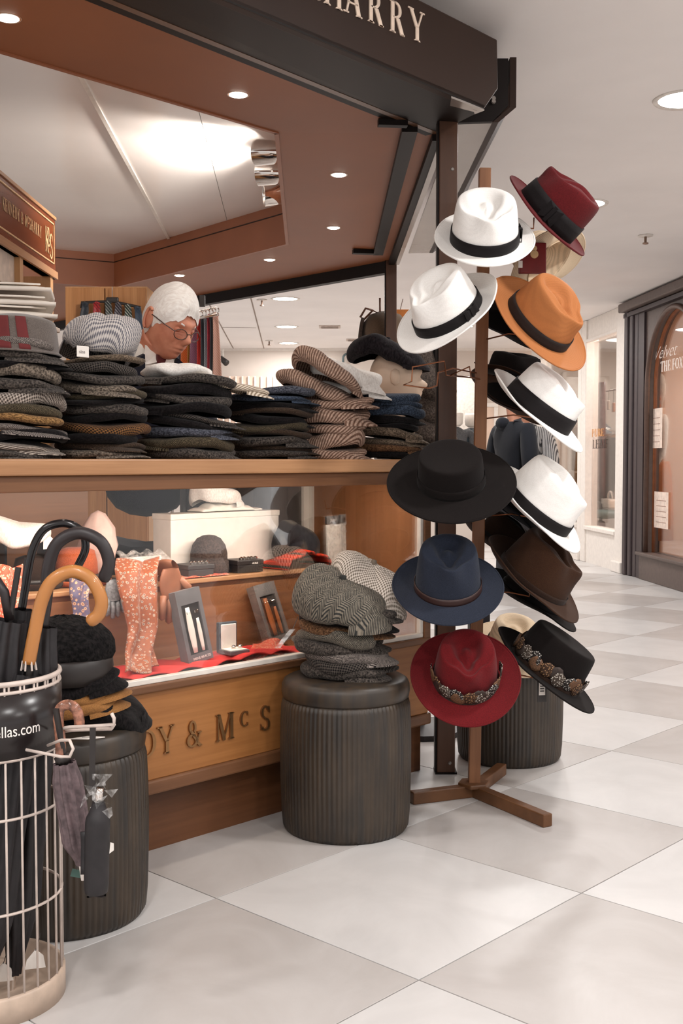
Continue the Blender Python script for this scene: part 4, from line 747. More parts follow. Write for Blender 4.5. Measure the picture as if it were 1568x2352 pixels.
# ------------------------------------------------------------------ hats
def hat(name, label, px, py, Y, up, r, front, st='fedora', a=.098, b=.083, w=.052, h=.112, mat=None, band=None, bandw=.26, taper=.16, dent=.028, pinch=.16, snap=.018, back=.03, sides=.02, group=None, brim_mat=None, feather=None, bow=True, loc=None, thick=.0035):
    L = math.sqrt(max(0, 1 - r * r)); n = math.hypot(*up); U = Vector((up[0] / n * L, -r, up[1] / n * L))
    P = loc if loc is not None else at(px, py, Y)
    t = thing(name, label, 'hat', mtx=frame(U, front, P), group=group); N = 72
    def rad(th, tt):
        k = 1 - taper * tt * (0.55 + .45 * tt)
        if st == 'fedora':
            g = math.exp(-((abs(th) - .62) / .36) ** 2); k *= 1 - pinch * g * sm(.3, 1, tt); k *= 1 + .10 * math.exp(-(th / .3) ** 2) * sm(.5, 1, tt)
        return k
    def top(u, v):
        if st != 'fedora': return -.004 * max(0, 1 - (u * u + v * v) * 1.2) if st == 'flat' else .18 * h * (1 - u * u - v * v)
        wd = .60 - .26 * u; d = math.hypot((u + .05) / .80, v / max(.2, wd))
        z = -dent * (1 - sm(.45, 1.0, d)); z += dent * .42 * (1 - sm(.0, .55, math.hypot((u + .12) / .72, v / max(.16, wd * .8)))); return z - .16 * h * sm(-.2, 1, u)
    vs = []; rings = 0
    for k in range(10):
        tt = k / 9.0; rings += 1
        for i in range(N):
            th = 2 * PI * i / N - PI; q = rad(th, tt) * (1 - (.03 if st != 'flat' else .012) * sm(.85, 1, tt)); u = math.cos(th)
            vs.append((a * q * u, b * q * math.sin(th), h * tt * (1 - (.13 * sm(-.4, 1, u) * tt if st == 'fedora' else 0))))
    for sca in (.93, .84, .72, .6, .48, .36, .24, .12, .02):
        rings += 1
        for i in range(N):
            th = 2 * PI * i / N - PI; u, vv = math.cos(th), math.sin(th); q = rad(th, 1.0) * .97 * sca
            z = h * (1 - (.13 * sm(-.4, 1, u) * sca if st == 'fedora' else 0)) + top(u * sca, vv * sca) * (1 if st != 'fedora' else sm(1.0, .8, sca)) + (.035 * h * (1 - sca ** 4) if st == 'fedora' else .02 * h * (1 - sca ** 6))
            vs.append((a * q * u, b * q * vv, z))
    fs = [(k * N + i, k * N + (i + 1) % N, (k + 1) * N + (i + 1) % N, (k + 1) * N + i) for k in range(rings - 1) for i in range(N)] + [tuple(range((rings - 1) * N, rings * N))]
    cr = MB().add(vs, fs).build('crown', mat, t, True, sub=1)
    def bz(th, s):
        u, v2 = math.cos(th), math.sin(th) ** 2
        return .006 * (1 - s) ** 2 + s ** 1.7 * (-snap * sm(.1, 1, u) + back * sm(.0, 1, -u) + sides * v2)
    def bp(th, s): return Vector(((a * .985 + w * s) * math.cos(th), (b * .985 + w * .95 * s) * math.sin(th), bz(th, s)))
    MB().grid(lambda u, v: bp(2 * PI * u, v), N, 12, True).build('brim', brim_mat or mat, t, True, solid=thick, sub=1)
    MB().tube([bp(2 * PI * i / N, 1.0) for i in range(N)], thick * .75, 6, closed=True).build('brim_edge', brim_mat or mat, t, True)
    if band:
        bm, = (band,)
        hb_ = MB().grid(lambda u, v: Vector(((a * rad(2 * PI * u - PI, v * bandw) + .002) * math.cos(2 * PI * u - PI), (b * rad(2 * PI * u - PI, v * bandw) + .002) * math.sin(2 * PI * u - PI), .006 + v * bandw * h)), N, 4, True).build('hat_band', bm, t, True, solid=.0016)
        hb_['label'] = {'black_ribbon': 'black ribbon band', 'brown_black_ribbon': 'dark brown ribbon band', 'leather_band': 'narrow brown leather band'}.get(bm.name, 'dark felt band')
        if bow:
            bl = MB()
            for sx in (-1, 1): bl.grid(lambda u, v: Vector((sx * (.002 + .024 * u), b * 1.0 + .004 + .003 * math.sin(PI * u), .007 + bandw * h * (.5 + (v - .5) * (.55 + .45 * u)))), 5, 4)
            bl.box((-.005, b + .002, .010), (.005, b + .009, .004 + bandw * h)); bl.build('bow', bm, hb_, solid=.0015)
    if feather:
        for q in range(feather):
            fr_ = 1.6 if feather < 20 else 2.9; th = -fr_ + 2 * fr_ * q / (feather - 1); zz = .012 + .010 * ((q * 7) % 3) / 2; fm = FEA[q % len(FEA)]
            M = Matrix.Translation(((a + .004) * rad(th, .12) * math.cos(th), (b + .004) * rad(th, .12) * math.sin(th), zz)) @ Matrix.Rotation(th, 4, 'Z') @ Matrix.Rotation(.35 * math.sin(q * 2.3), 4, 'X')
            o = MB().grid(lambda u, v: Vector((.003 * math.sin(PI * u) + .002 * v, (u - .5) * .046 * math.sin(PI * (.12 + .8 * v)), v * .042)), 6, 6).build('feather', fm, hb_ if band else t, True, solid=.0012); o.matrix_local = M
    return t
def spotted(name, base, dot):
    m = NT(name); v = m.coord((1, 1, 1)); vo = m.n('TexVoronoi', Scale=210.0); m.l(v, vo.inputs['Vector']); m.color(m.ramp(vo.outputs['Distance'], [(.28, dot), (.36, base)])); m.p(.7, 0, .3); return m.m
FEA = [spotted('guinea_feather', (34, 28, 26), (206, 200, 192)), plain('brown_feather', (96, 66, 44), .7, var=.3, vs=300), spotted('partridge_feather', (60, 40, 28), (178, 138, 98)), plain('dark_feather', (48, 36, 30), .6, var=.3, vs=300), spotted('pale_feather', (70, 58, 50), (220, 212, 200))]
m_wstraw = straw('white_straw', (248, 245, 241)); m_ostraw = straw('orange_straw', (178, 112, 64), .03, 60.); m_cstraw = straw('cream_straw', (222, 198, 168), .1, 100.)
m_rib = felt('black_ribbon', (24, 20, 21), .05, .7); m_ribb = felt('brown_black_ribbon', (42, 34, 32), .05, .7)
m_maroon = felt('maroon_felt', (92, 24, 27)); m_red = felt('red_felt', (104, 23, 27)); m_navy = felt('navy_felt', (42, 47, 60)); m_brownf = felt('brown_felt', (60, 38, 25)); m_blackf = felt('black_felt', (23, 18, 17), .03); m_darkf = felt('dark_navy_felt', (26, 26, 32), .1); m_lband = plain('leather_band', (54, 32, 28), .5); m_dbrown = felt('dark_brown_felt', (48, 32, 24), .1)
HG = 'hats on the wooden hat stand'
hat('fedora_hat', 'white straw hat with black band at the top of the stand, beside the maroon fedora', 1112, 556, 3.10, (-.03, 1), .60, (.03, -.8, -.6), mat=m_wstraw, band=m_rib, bandw=.27, group=HG, a=.104, b=.092, h=.12, w=.046, sides=.012, back=.02, snap=-.004, taper=.14)
hat('fedora_hat', 'white straw hat with pinned black band hung left of the orange hat', 1032, 728, 3.08, (-.50, .86), .50, (-.75, -.55, -.45), mat=m_wstraw, band=m_rib, bandw=.26, group=HG, a=.104, b=.09, h=.118, w=.056, back=.03, snap=-.0)
hat('fedora_hat', 'maroon felt fedora with wide black band, topmost right on the stand', 1250, 502, 3.22, (.74, .68), .40, (-.55, -.1, .75), mat=m_maroon, band=m_rib, bandw=.42, group=HG, a=.1, b=.09, w=.052, h=.128, taper=.12, dent=.02, pinch=.1, back=.012, snap=-.01, sides=.006)
hat('fedora_hat', 'orange straw hat with dark brown band hanging below the maroon fedora', 1232, 748, 3.16, (.50, .62), .60, (.75, -.35, -.65), mat=m_ostraw, band=m_ribb, bandw=.25, group=HG, a=.106, b=.09, h=.12, w=.066, back=.02, snap=-.002, sides=.014)
hat('fedora_hat', 'white straw hat with very wide black band below the orange hat', 1230, 950, 3.20, (.58, .81), .28, (.62, -.2, -.72), mat=m_wstraw, band=m_rib, bandw=.4, group=HG, a=.108, b=.095, w=.06, h=.118, back=.03, snap=.006, sides=.01)
hat('bolero_hat', 'black flat topped felt hat with wide flat brim and thin band', 1036, 1110, 3.06, (-.10, 1), .54, (.2, -.9, -.2), st='flat', mat=m_blackf, band=m_blackf, bandw=.32, group=HG, a=.096, b=.09, w=.088, h=.088, taper=.06, back=.004, snap=.002, sides=.006, bow=False)
hat('fedora_hat', 'lowest white straw hat with narrow black band beside the bolero hat', 1226, 1174, 3.22, (.60, .80), .32, (.62, -.25, -.72), mat=m_wstraw, band=m_rib, bandw=.24, group=HG, a=.115, b=.1, w=.055, h=.135, back=.03, snap=.006)
hat('fedora_hat', 'navy felt fedora with thin brown leather band', 1028, 1352, 3.05, (-.03, 1), .44, (.0, -.9, -.2), mat=m_navy, band=m_lband, bandw=.16, group=HG, a=.098, b=.09, w=.064, h=.128, bow=False, back=.016, snap=.01, sides=.012, dent=.034)
hat('fedora_hat', 'dark brown felt fedora with lighter brim under the lowest white hat', 1220, 1335, 3.24, (.56, .83), .30, (.8, -.2, -.6), mat=m_brownf, band=m_dbrown, bandw=.14, group=HG, a=.112, b=.1, w=.06, h=.13, bow=False, back=.03, snap=.01)
hat('fedora_hat', 'red felt fedora with feather band, lowest hat at the front', 1068, 1560, 3.04, (-.02, 1), .60, (.0, -.85, -.3), mat=m_red, band=m_dbrown, bandw=.12, group=HG, a=.096, b=.088, w=.064, h=.118, bow=False, feather=15, back=.02, snap=.008, sides=.018, dent=.036)
hat('fedora_hat', 'black felt hat with feather band, lowest hat on the right', 1246, 1546, 3.22, (.55, .83), .16, (.7, -.5, -.7), st='flat', mat=m_blackf, band=m_dbrown, bandw=.1, group=HG, a=.112, b=.098, w=.066, h=.122, taper=.12, bow=False, feather=27, back=.03, snap=.0, sides=.01)
# half hidden hats behind
hat('fedora_hat', 'black felt hat half hidden behind the pole and the orange hat', 1165, 745, 3.50, (.3, .9), -.2, (.8, .2, -.5), mat=m_blackf, band=m_rib, group=HG, w=.06)
hat('fedora_hat', 'cream straw hat peeping out between the maroon fedora and the orange hat', 1262, 606, 3.45, (-.6, .6), -.45, (.5, .5, .5), mat=m_cstraw, band=m_rib, group=HG, a=.09, b=.08, w=.045, h=.09)
hat('fedora_hat', 'black felt hat showing its crown behind the wide banded white hat', 1182, 868, 3.45, (.1, 1), .1, (.6, -.6, 0), mat=m_blackf, band=m_rib, group=HG, a=.09, b=.085, w=.04, h=.075)
hat('fedora_hat', 'black hat with tan brim seen between the pole and the hooded walker', 1178, 915, 3.48, (.35, .9), -.28, (.9, .2, -.4), mat=m_blackf, brim_mat=m_brownf, group=HG, a=.095, w=.055, h=.09)
hat('fedora_hat', 'dark navy felt hat tucked behind the bolero hat', 1172, 1180, 3.42, (.55, .8), .1, (.8, -.2, -.6), mat=m_darkf, band=m_rib, group=HG, w=.06, a=.1, h=.1)
hat('fedora_hat', 'dark brown felt hat tucked behind the navy fedora', 1150, 1265, 3.46, (.5, .8), .1, (.8, -.2, -.6), mat=m_dbrown, band=m_rib, group=HG, w=.06, a=.1, h=.1)
hat('fedora_hat', 'black felt hat under the brown fedora', 1218, 1382, 3.44, (.4, .9), .16, (.8, -.2, -.3), mat=m_blackf, band=m_rib, group=HG, w=.055, a=.105, h=.1)
hat('fedora_hat', 'cream straw hat with dark band lying tilted on the far stool', 1176, 1490, 3.70, (.12, 1), .42, (.3, -.9, -.3), mat=m_cstraw, band=m_rib, bandw=.2, a=.09, b=.085, w=.056, h=.095, snap=.01, back=.012, sides=.0, group='hats on the far stool')
t = thing('navy_box', 'small navy carton with pale print standing on the far stool', 'box', Vector((S3.x - .10, S3.y + .05, .4195)), .1); box('box_body', (-.035, -.02, 0), (.035, .02, .085), plain('navy_card', (28, 30, 42), .45), t, bevel=.002); box('lid', (-.036, -.021, .07), (.036, .021, .088), plain('navy_card', (28, 30, 42)), t, bevel=.002); box('print_line', (-.015, -.0206, .015), (.012, -.02, .019), m_white, t)
# pin and price ticket details
pn = thing('price_ticket', 'black barcode ticket hanging from the black feather hat', 'tag', at(1244, 1572, 3.13), .2); box('ticket', (-.014, -.001, -.05), (.014, .001, .05), m_leather[5], pn, bevel=.001); box('barcode_sticker', (-.009, -.002, -.03), (.009, -.001, .035), m_white, pn)
for q in range(6): box('barcode_line', (-.006, -.0026, -.02 + q * .007), (.006, -.002, -.017 + q * .007), m_leather[5], pn)
MB().tube([(0, 0, .05), (.012, .03, .08)], .001, 4).build('string', m_leather[5], pn)
pk = thing('hat_box_sleeve', 'red card sleeve with gold crest tucked behind the top white hat', 'card sleeve', at(1228, 592, 3.34), .1); box('sleeve', (-.045, 0, -.045), (.035, .02, .045), plain('red_card', (112, 22, 20), .5), pk, bevel=.003)
MB().lathe([(.001, 0), (.012, 0), (.012, .002), (.001, .002)], 16).build('crest', m_gl, pk).matrix_local = Matrix.Translation((-.002, -.0005, .01)) @ Matrix.Rotation(PI / 2, 4, 'X'); MB().lathe([(.001, 0), (.008, 0), (.008, .002), (.001, .002)], 16).build('crest_top', m_gl, pk).matrix_local = Matrix.Translation((-.002, -.0005, .027)) @ Matrix.Rotation(PI / 2, 4, 'X')
box('white_label', (-.05, -.004, -.03), (-.038, -.001, -.01), m_white, pk)
# the stand
m_std = wood('stand_wood', (116, 74, 46), (148, 100, 66), 9, (1, 1, .08), .45); m_foot = wood('stand_foot_wood', (84, 54, 32), (120, 80, 50), 9, (.5, .5, .5), .45)
SB = at_z(1088, 1828, 0); Tp = at(1113, 388, SB.y); std = thing('hat_stand', 'tall square wooden hat stand on three crossed feet', 'hat stand', SB)
MB().bar((0, 0, .03), Tp - SB, .034, .034, (0, 1, 0)).build('pole', m_std, std, bevel=.002)
for px, py in ((944, 1846), (1258, 1900), (1152, 1778)):
    P = at_z(px, py, 0) - SB; P.z = 0; P = P * 1.0; up = Vector((0, 0, .018)); MB().bar(up, P + up, .032, .036).build('leg', m_foot, std, bevel=.003)
MB().prism([Vector((.05 * math.cos(a_), .05 * math.sin(a_), .03)) for a_ in (.2, 1.2, 2.3, 3.3, 4.4, 5.4)], Vector((0, 0, .014))).build('hub', m_foot, std, bevel=.004)
m_cop = plain('copper_wire', (150, 96, 66), .3, .8)
def hook(pts, nm='hat_hook'): MB().tube([p - SB for p in pts], .0022, 6).build(nm, m_cop, std, True)
pole_y = SB.y
hook([at(1100, 858, pole_y), at(1040, 846, 3.2), at(1006, 856, 3.15), at(1003, 886, 3.13), at(985, 892, 3.1), at(927, 884, 3.05), at(945, 876, 3.05), at(947, 843, 3.06), at(1020, 829, 3.15), at(1024, 862, 3.18), at(1088, 868, pole_y)])
hook([at(1090, 868, pole_y), at(1034, 862, 3.18), at(1078, 842, 3.2), at(1081, 866, 3.24), at(1105, 872, pole_y)])
for px, py, Y in ((1115, 560, 3.16), (1040, 720, 3.16), (1225, 525, 3.24), (1210, 770, 3.2), (1230, 960, 3.24), (1040, 1110, 3.16), (1225, 1190, 3.26), (1040, 1340, 3.14), (1215, 1370, 3.28), (1075, 1550, 3.14), (1240, 1560, 3.26)):
    P = at(px, py, Y); B_ = Vector((SB.x + (Tp.x - SB.x) * P.z / Tp.z, pole_y, P.z)); hook([B_, B_.lerp(P, .6) + Vector((0, 0, .01)), P, P + Vector((.0, -.005, .03))])

# ------------------------------------------------------------------ caps
_cap = {}
def cap_meshes(seed, kind):
    k = (seed, kind)
    if k in _cap: return _cap[k]
    rn = random.Random(seed * 13 + len(kind)); L, W = (.125, .105) if kind != 'newsboy' else (.122, .118)
    prof = [(.0, 1), (.3, 1), (.6, .995), (.8, .97), (.91, .9), (.975, .76), (1, .54), (.99, .3), (.955, .1), (.87, 0)] if kind != 'newsboy' else [(.0, 1), (.25, .99), (.5, .95), (.7, .87), (.85, .75), (.95, .58), (1, .4), (.985, .22), (.93, .07), (.8, 0)]
    o1, o2, o3 = rn.uniform(0, 9), rn.uniform(0, 9), rn.uniform(0, 9); N = 40
    def z_shape(x, y, dz):
        return dz
    b = MB(); vs = []
    for r, zf in prof:
        for i in range(N):
            th = 2 * PI * i / N; wob = 1 + .05 * math.sin(2 * th + o1) + .03 * math.sin(3 * th + o2) + .02 * math.sin(7 * th + o3)
            x = L * r * math.cos(th) * wob; y = W * r * math.sin(th) * wob
            z = zf * (1 - .22 * math.cos(th) * r) + .20 * math.sin(2 * th + o3) * r + .13 * math.sin(3 * th + o1) * r * r + .07 * math.sin(7 * th + o2) * r ** 4
            if kind == 'newsboy':
                sd_ = abs(((th / (2 * PI) * 8) % 1) - .5) * 2; z += -.07 * (sd_ > .88) * min(1, 2 * r) * (r < .99); z += .12 * math.cos(th - 2.4) * r
            vs.append((x, y, z * .03))
    fs = [(q * N + i, q * N + (i + 1) % N, (q + 1) * N + (i + 1) % N, (q + 1) * N + i) for q in range(len(prof) - 1) for i in range(N)]; b.add(vs, fs)
    crown = b.mesh('crown'); al = [0.0]
    for (r0, z0), (r1, z1) in zip(prof, prof[1:]): al.append(al[-1] + math.hypot((r1 - r0) * L, (z1 - z0) * .03))
    uvl = crown.uv_layers.new(name='UVMap'); vu = [(al[q] * math.cos(2 * PI * i / N), al[q] * math.sin(2 * PI * i / N)) for q in range(len(prof)) for i in range(N)]
    for lp in crown.loops: uvl.data[lp.index].uv = vu[lp.vertex_index]
    crown.polygons.foreach_set('use_smooth', [True] * len(crown.polygons))
    p = MB(); top = []; nu, nv = 17, 5
    for j in range(nv):
        for i in range(nu):
            th = math.radians(-62 + 124 * i / (nu - 1)); s = j / (nv - 1); reach = .038 * math.cos(th * 1.35) * s
            top.append(((L * .90 + reach) * math.cos(th), (W * .90 + reach * .5) * math.sin(th), .03 * (.42 - .50 * s - .12 * math.sin(th) ** 2)))
    f1 = [(j * nu + i, j * nu + i + 1, (j + 1) * nu + i + 1, (j + 1) * nu + i) for j in range(nv - 1) for i in range(nu - 1)]; n = len(top)
    bot = [(x, y, z - .0035) for x, y, z in top]
    rim = [(i, i + 1, n + i + 1, n + i) for i in range(nu - 1)] + [((nv - 1) * nu + i + 1, (nv - 1) * nu + i, n + (nv - 1) * nu + i, n + (nv - 1) * nu + i + 1) for i in range(nu - 1)] + [(j * nu, n + j * nu, n + (j + 1) * nu, (j + 1) * nu) for j in range(nv - 1)] + [(j * nu + nu - 1, (j + 1) * nu + nu - 1, n + (j + 1) * nu + nu - 1, n + j * nu + nu - 1) for j in range(nv - 1)]
    p.add(top + bot, [tuple(reversed(f)) for f in f1] + [tuple(n + q for q in f) for f in f1] + rim)
    peak = p.mesh('peak'); pu = peak.uv_layers.new(name='UVMap')
    for lp in peak.loops: pu.data[lp.index].uv = peak.vertices[lp.vertex_index].co.xy
    peak.polygons.foreach_set('use_smooth', [True] * len(peak.polygons)); peak.set_sharp_from_angle(angle=.9)
    _cap[k] = (crown, peak); return _cap[k]
def place(me, name, m, parent, sub=0):
    o = link(name, me, parent)
    if not me.materials: me.materials.append(None)
    o.material_slots[0].link = 'OBJECT'; o.material_slots[0].material = m
    if sub: q = o.modifiers.new('sub', 'SUBSURF'); q.levels = sub; q.render_levels = sub
    return o
def cap(label, P, rz, m, h=.03, seed=0, kind='flat', tilt=(0, 0), scale=1.0, group=None, pm=None, button=False, name='flat_cap', droop=0.0):
    M = Matrix.Translation(P) @ Matrix.Rotation(tilt[0], 4, 'X') @ Matrix.Rotation(tilt[1], 4, 'Y') @ Matrix.Rotation(rz, 4, 'Z') @ Matrix.Diagonal((scale, scale, h / .03, 1))
    t = thing(name, label, 'cap', mtx=M, group=group); cm, pk_ = cap_meshes(seed, kind)
    co_ = place(cm, 'crown', m, t, 1); place(pk_, 'peak', pm or m, t)
    if button: MB().lathe([(.001, .033), (.008, .0325), (.010, .030), (.009, .0285)], 12).build('button', m, co_, True)
    return t
TWD = {'charcoal': ((36, 33, 32), (92, 84, 78), 'fleck'), 'black': ((14, 12, 13), (32, 28, 28), 'fleck'), 'dark brown': ((40, 31, 26), (92, 74, 60), 'herringbone'), 'grey brown': ((64, 56, 50), (140, 126, 112), 'fleck'), 'grey tweed': ((50, 46, 46), (160, 148, 140), 'herringbone'), 'pale tweed': ((84, 74, 68), (196, 182, 170), 'check'), 'tan': ((112, 80, 48), (170, 130, 84), 'fleck'), 'olive': ((48, 42, 34), (106, 94, 74), 'herringbone'), 'brown': ((84, 56, 38), (130, 96, 68), 'fleck'),
       'tan check': ((128, 96, 80), (206, 174, 154), 'rib'), 'navy': ((34, 42, 56), (72, 84, 102), 'fleck'), 'slate': ((50, 52, 62), (96, 98, 108), 'fleck'), 'taupe': ((78, 66, 54), (136, 118, 100), 'fleck'), 'white': ((238, 230, 222), (252, 247, 241), 'fleck'), 'cream knit': ((150, 132, 112), (230, 216, 198), 'rib'), 'dark check': ((26, 24, 25), (92, 84, 78), 'check'), 'rust fleck': ((32, 26, 24), (136, 94, 56), 'check'), 'blue grey check': ((108, 106, 114), (206, 198, 192), 'check'), 'light check': ((120, 108, 96), (224, 212, 200), 'houndstooth'), 'grey knit': ((92, 80, 74), (196, 182, 168), 'rib'), 'herringbone grey': ((52, 52, 50), (142, 132, 118), 'herringbone')}
def tw(n): c1, c2, k = TWD[n]; return tweed('cap_' + n.replace(' ', '_'), c1, c2, 1.0, k)
ORD = ['topmost', 'second', 'third', 'fourth', 'fifth', 'sixth', 'seventh', 'eighth', 'ninth', 'tenth', 'eleventh', 'twelfth', 'thirteenth', 'fourteenth']
def stack(px, b, cols, yaw, where, hpx, jit=.008, seed0=0, tilt=(0, 0), off=None, scale=1.0):
    a = kp(px, 1050, b)[0]; Yd = K(a, b, 0).y; H_ = hpx / F_PX * Yd; n = len(cols); rn = random.Random(seed0 + 3)
    ws = [rn.uniform(.7, 1.35) for _ in cols]; tot = sum(ws); zc_ = 0.0
    for q, cn_ in enumerate(reversed(cols)):            # bottom first
        dz = H_ * ws[q] / tot
        P = K(a + rn.uniform(-jit, jit) * 1.6, b + rn.uniform(-jit, jit) * .6, ZT + .001 + zc_); zc_ += dz
        i = n - 1 - q
        lb = '%s flat cap, %s %s%s' % (cn_, ORD[i], '' if i == 0 else 'down ', where) if i < n - 1 else '%s flat cap at the bottom of %s' % (cn_, where)
        k_ = min(1, q / 3); cap(lb, P, yaw + rn.uniform(-.35, .35) + (PI if rn.random() < .5 else 0), tw(cn_), dz * 1.02, (seed0 + q * 3) % 9, 'flat', (tilt[0] * k_ + rn.uniform(-.04, .04), tilt[1] * k_ + rn.uniform(-.06, .06)), scale * rn.uniform(.95, 1.05), 'flat caps stacked on the counter')
    return a, ZT + H_
yaw_r = 0.15
stack(32, .14, ['grey tweed', 'charcoal', 'black', 'grey brown', 'charcoal', 'pale tweed', 'olive', 'tan', 'grey tweed', 'black', 'grey knit', 'charcoal'], -.5, 'in the stack at the left edge', 268, seed0=1, tilt=(0, .05))
stack(222, .14, ['taupe', 'dark check', 'charcoal', 'grey brown', 'olive', 'black', 'charcoal', 'black', 'rust fleck', 'black', 'dark brown', 'grey brown'], -.4, 'in the second stack from the left', 226, seed0=2, tilt=(0, .04))
stack(428, .14, ['charcoal', 'black', 'charcoal', 'black', 'dark check', 'black', 'slate', 'olive', 'charcoal'], .1, 'in the third stack before the man', 186, seed0=3, tilt=(0, .10))
stack(615, .14, ['slate', 'navy', 'black', 'dark brown', 'black', 'olive', 'dark brown', 'charcoal', 'dark brown', 'charcoal'], .2, 'in the dark fourth stack', 158, seed0=4)
stack(752, .14, ['tan check'] * 5, .1, 'in the tan checked stack', 136, seed0=5)
stack(884, .14, ['navy', 'navy', 'navy', 'black', 'black', 'taupe', 'taupe', 'brown', 'black'], .3, 'in the rightmost counter stack', 150, seed0=6, tilt=(0, .03), scale=.94)
def on(px, py, b): a, z = kp(px, py, b); return K(a, b, z)
CG = 'caps lying on top of the stacks'
cap('folded tan checked cap draped over the tan stack, upper one', on(745, 872, .12), .6, tw('tan check'), .055, 2, 'newsboy', (-.15, .40), 1.0, CG, name='newsboy_cap')
cap('folded tan checked cap draped over the tan stack, lower one', on(716, 908, .16), .4, tw('tan check'), .05, 4, 'newsboy', (-.1, .28), 1.0, CG, name='newsboy_cap')
cap('white flat cap, upper of the two between the tan and navy stacks', on(788, 880, .14), .15, tw('white'), .055, 3, 'flat', (-.05, .22), .92, CG)
cap('white flat cap, lower of the two between the tan and navy stacks', on(806, 908, .14), .1, tw('white'), .03, 1, 'flat', (0, .08), .86, CG)
cap('blue grey checked cap with white label on the second stack', on(222, 816, .15), 2.4, tw('blue grey check'), .10, 1, 'newsboy', (-.12, .30), .82, CG, name='newsboy_cap')
t = thing('size_label', 'small white label on the blue grey checked cap', 'label', on(190, 808, .045), KZ + .1); box('card', (-.018, -.001, -.013), (.018, .001, .014), m_white, t, bevel=.001); font_text('print', 'size', .012, plain('grey_print_ink', (150, 140, 136), .8), t, Matrix.Translation((-.012, -.0016, -.004)) @ Matrix.Rotation(PI / 2, 4, 'X'), .0003)
cap('cream ribbed flat cap lying on the third stack', on(520, 896, .12), .2, tw('cream knit'), .022, 0, 'flat', (0, .16), .9, CG)
t = thing('white_cloth_cap', 'white soft cap crumpled on the third stack before the man', 'cap', K(kp(410, 850, .2)[0], .2, kp(410, 872, .2)[1]), KZ - .3, CG)
MB().grid(lambda u, v: Vector((.1 * math.cos(2 * PI * u) * math.sin(PI * v) * (1 + .1 * math.sin(6 * PI * u)), .07 * math.sin(2 * PI * u) * math.sin(PI * v) * (1 + .1 * math.sin(5 * u * PI)), .022 - .022 * math.cos(PI * v) + .006 * math.sin(8 * PI * u) * math.sin(PI * v))), 48, 14, True).build('crown', tw('white'), t, True); MB().grid(lambda u, v: Vector((.08 + .05 * v, (u - .5) * .1 * (1 - .4 * v), .012 - .008 * v)), 8, 5).build('peak', tw('white'), t, True, solid=.005)
# grey felt hat with red band on the first stack
hat('felt_hat', 'grey felt hat with dark red band lying on the leftmost stack', 40, 808, 2.62, (.05, 1), .0, (.3, -.9, 0), st='round', mat=felt('grey_felt', (104, 94, 88), .3), band=None, a=.11, b=.095, w=.006, h=.078, taper=.12, group=CG, snap=0, back=0, sides=0, loc=on(42, 812, .13))
fh = [o for o in COL.objects if o.name.startswith('felt_hat') and o.get('label', '').startswith('grey felt')][0]
for a0_, a1_ in ((-.55, -.2), (-.02, .25)): MB().grid(lambda u, v: Vector(((.1125 - .013 * v) * math.cos(a0_ + (a1_ - a0_) * u - .5 * v * .3), (.0975 - .011 * v) * math.sin(a0_ + (a1_ - a0_) * u - .5 * v * .3), .078 * v)), 8, 8).build('red_strap', plain('dark_red_band', (96, 26, 26), .8), fh, True, solid=.002)
# mannequin head with black cap
hx = K(kp(908, 900, .3)[0], .30, 0); t = thing('mannequin_head', 'pale mannequin head in profile wearing a black cap on the counter end', 'mannequin head', Vector((hx.x, hx.y, ZT + .09)), 0.05); box("riser", (-.07, -.07, -.089), (.07, .07, 0), m_leather[5], t, bevel=.004)
def headp(u, v):
    th = 2 * PI * u; ph = PI * v; sx, sz = math.sin(ph), math.cos(ph); x = .092 * sx * math.cos(th); y = .07 * sx * math.sin(th); z = .105 * sz
    fw = max(0, math.cos(th)) ** 3 * sx
    x += fw * (.022 * math.exp(-((z + .022) / .016) ** 2) * max(0, math.cos(th)) ** 10 + .010 * math.exp(-((z + .082) / .018) ** 2) + .008 * math.exp(-((z + .052) / .008) ** 2) + .006 * math.exp(-((z + .064) / .006) ** 2) - .008 * math.exp(-((z - .004) / .012) ** 2) + .004 * math.exp(-((z - .022) / .01) ** 2))
    if z < -.02: y *= 1 - .25 * min(1, (-.02 - z) / .08); x += .012 * min(1, (-.02 - z) / .08) * max(0, math.cos(th))
    return Vector((x, y, z + .19))
MB().grid(headp, 56, 48, True).build('face', plain('mannequin_skin', (214, 186, 162), .5, var=.02), t, True)
MB().lathe([(.07, 0), (.055, .03), (.048, .08), (.055, .13)], 24).build('neck', plain('mannequin_skin', (214, 186, 162)), t, True)
for sx in (-1, 1): MB().lathe([(.003, -.028), (.014, -.02), (.018, .0), (.015, .02), (.003, .028)], 12).build('ear', plain('mannequin_skin', (214, 186, 162)), t, True).matrix_local = Matrix.Translation((-.008, sx * .068, .19)) @ Matrix.Diagonal((1, .5, 1, 1))
cap('large black newsboy cap worn by the mannequin head', Vector((hx.x - .035, hx.y, ZT + .335)), .0, tweed('cap_soot', (28, 24, 28), (44, 39, 42), 1.0, 'fleck'), .08, 3, 'newsboy', (0, .10), 1.06, CG, name='newsboy_cap', button=True)
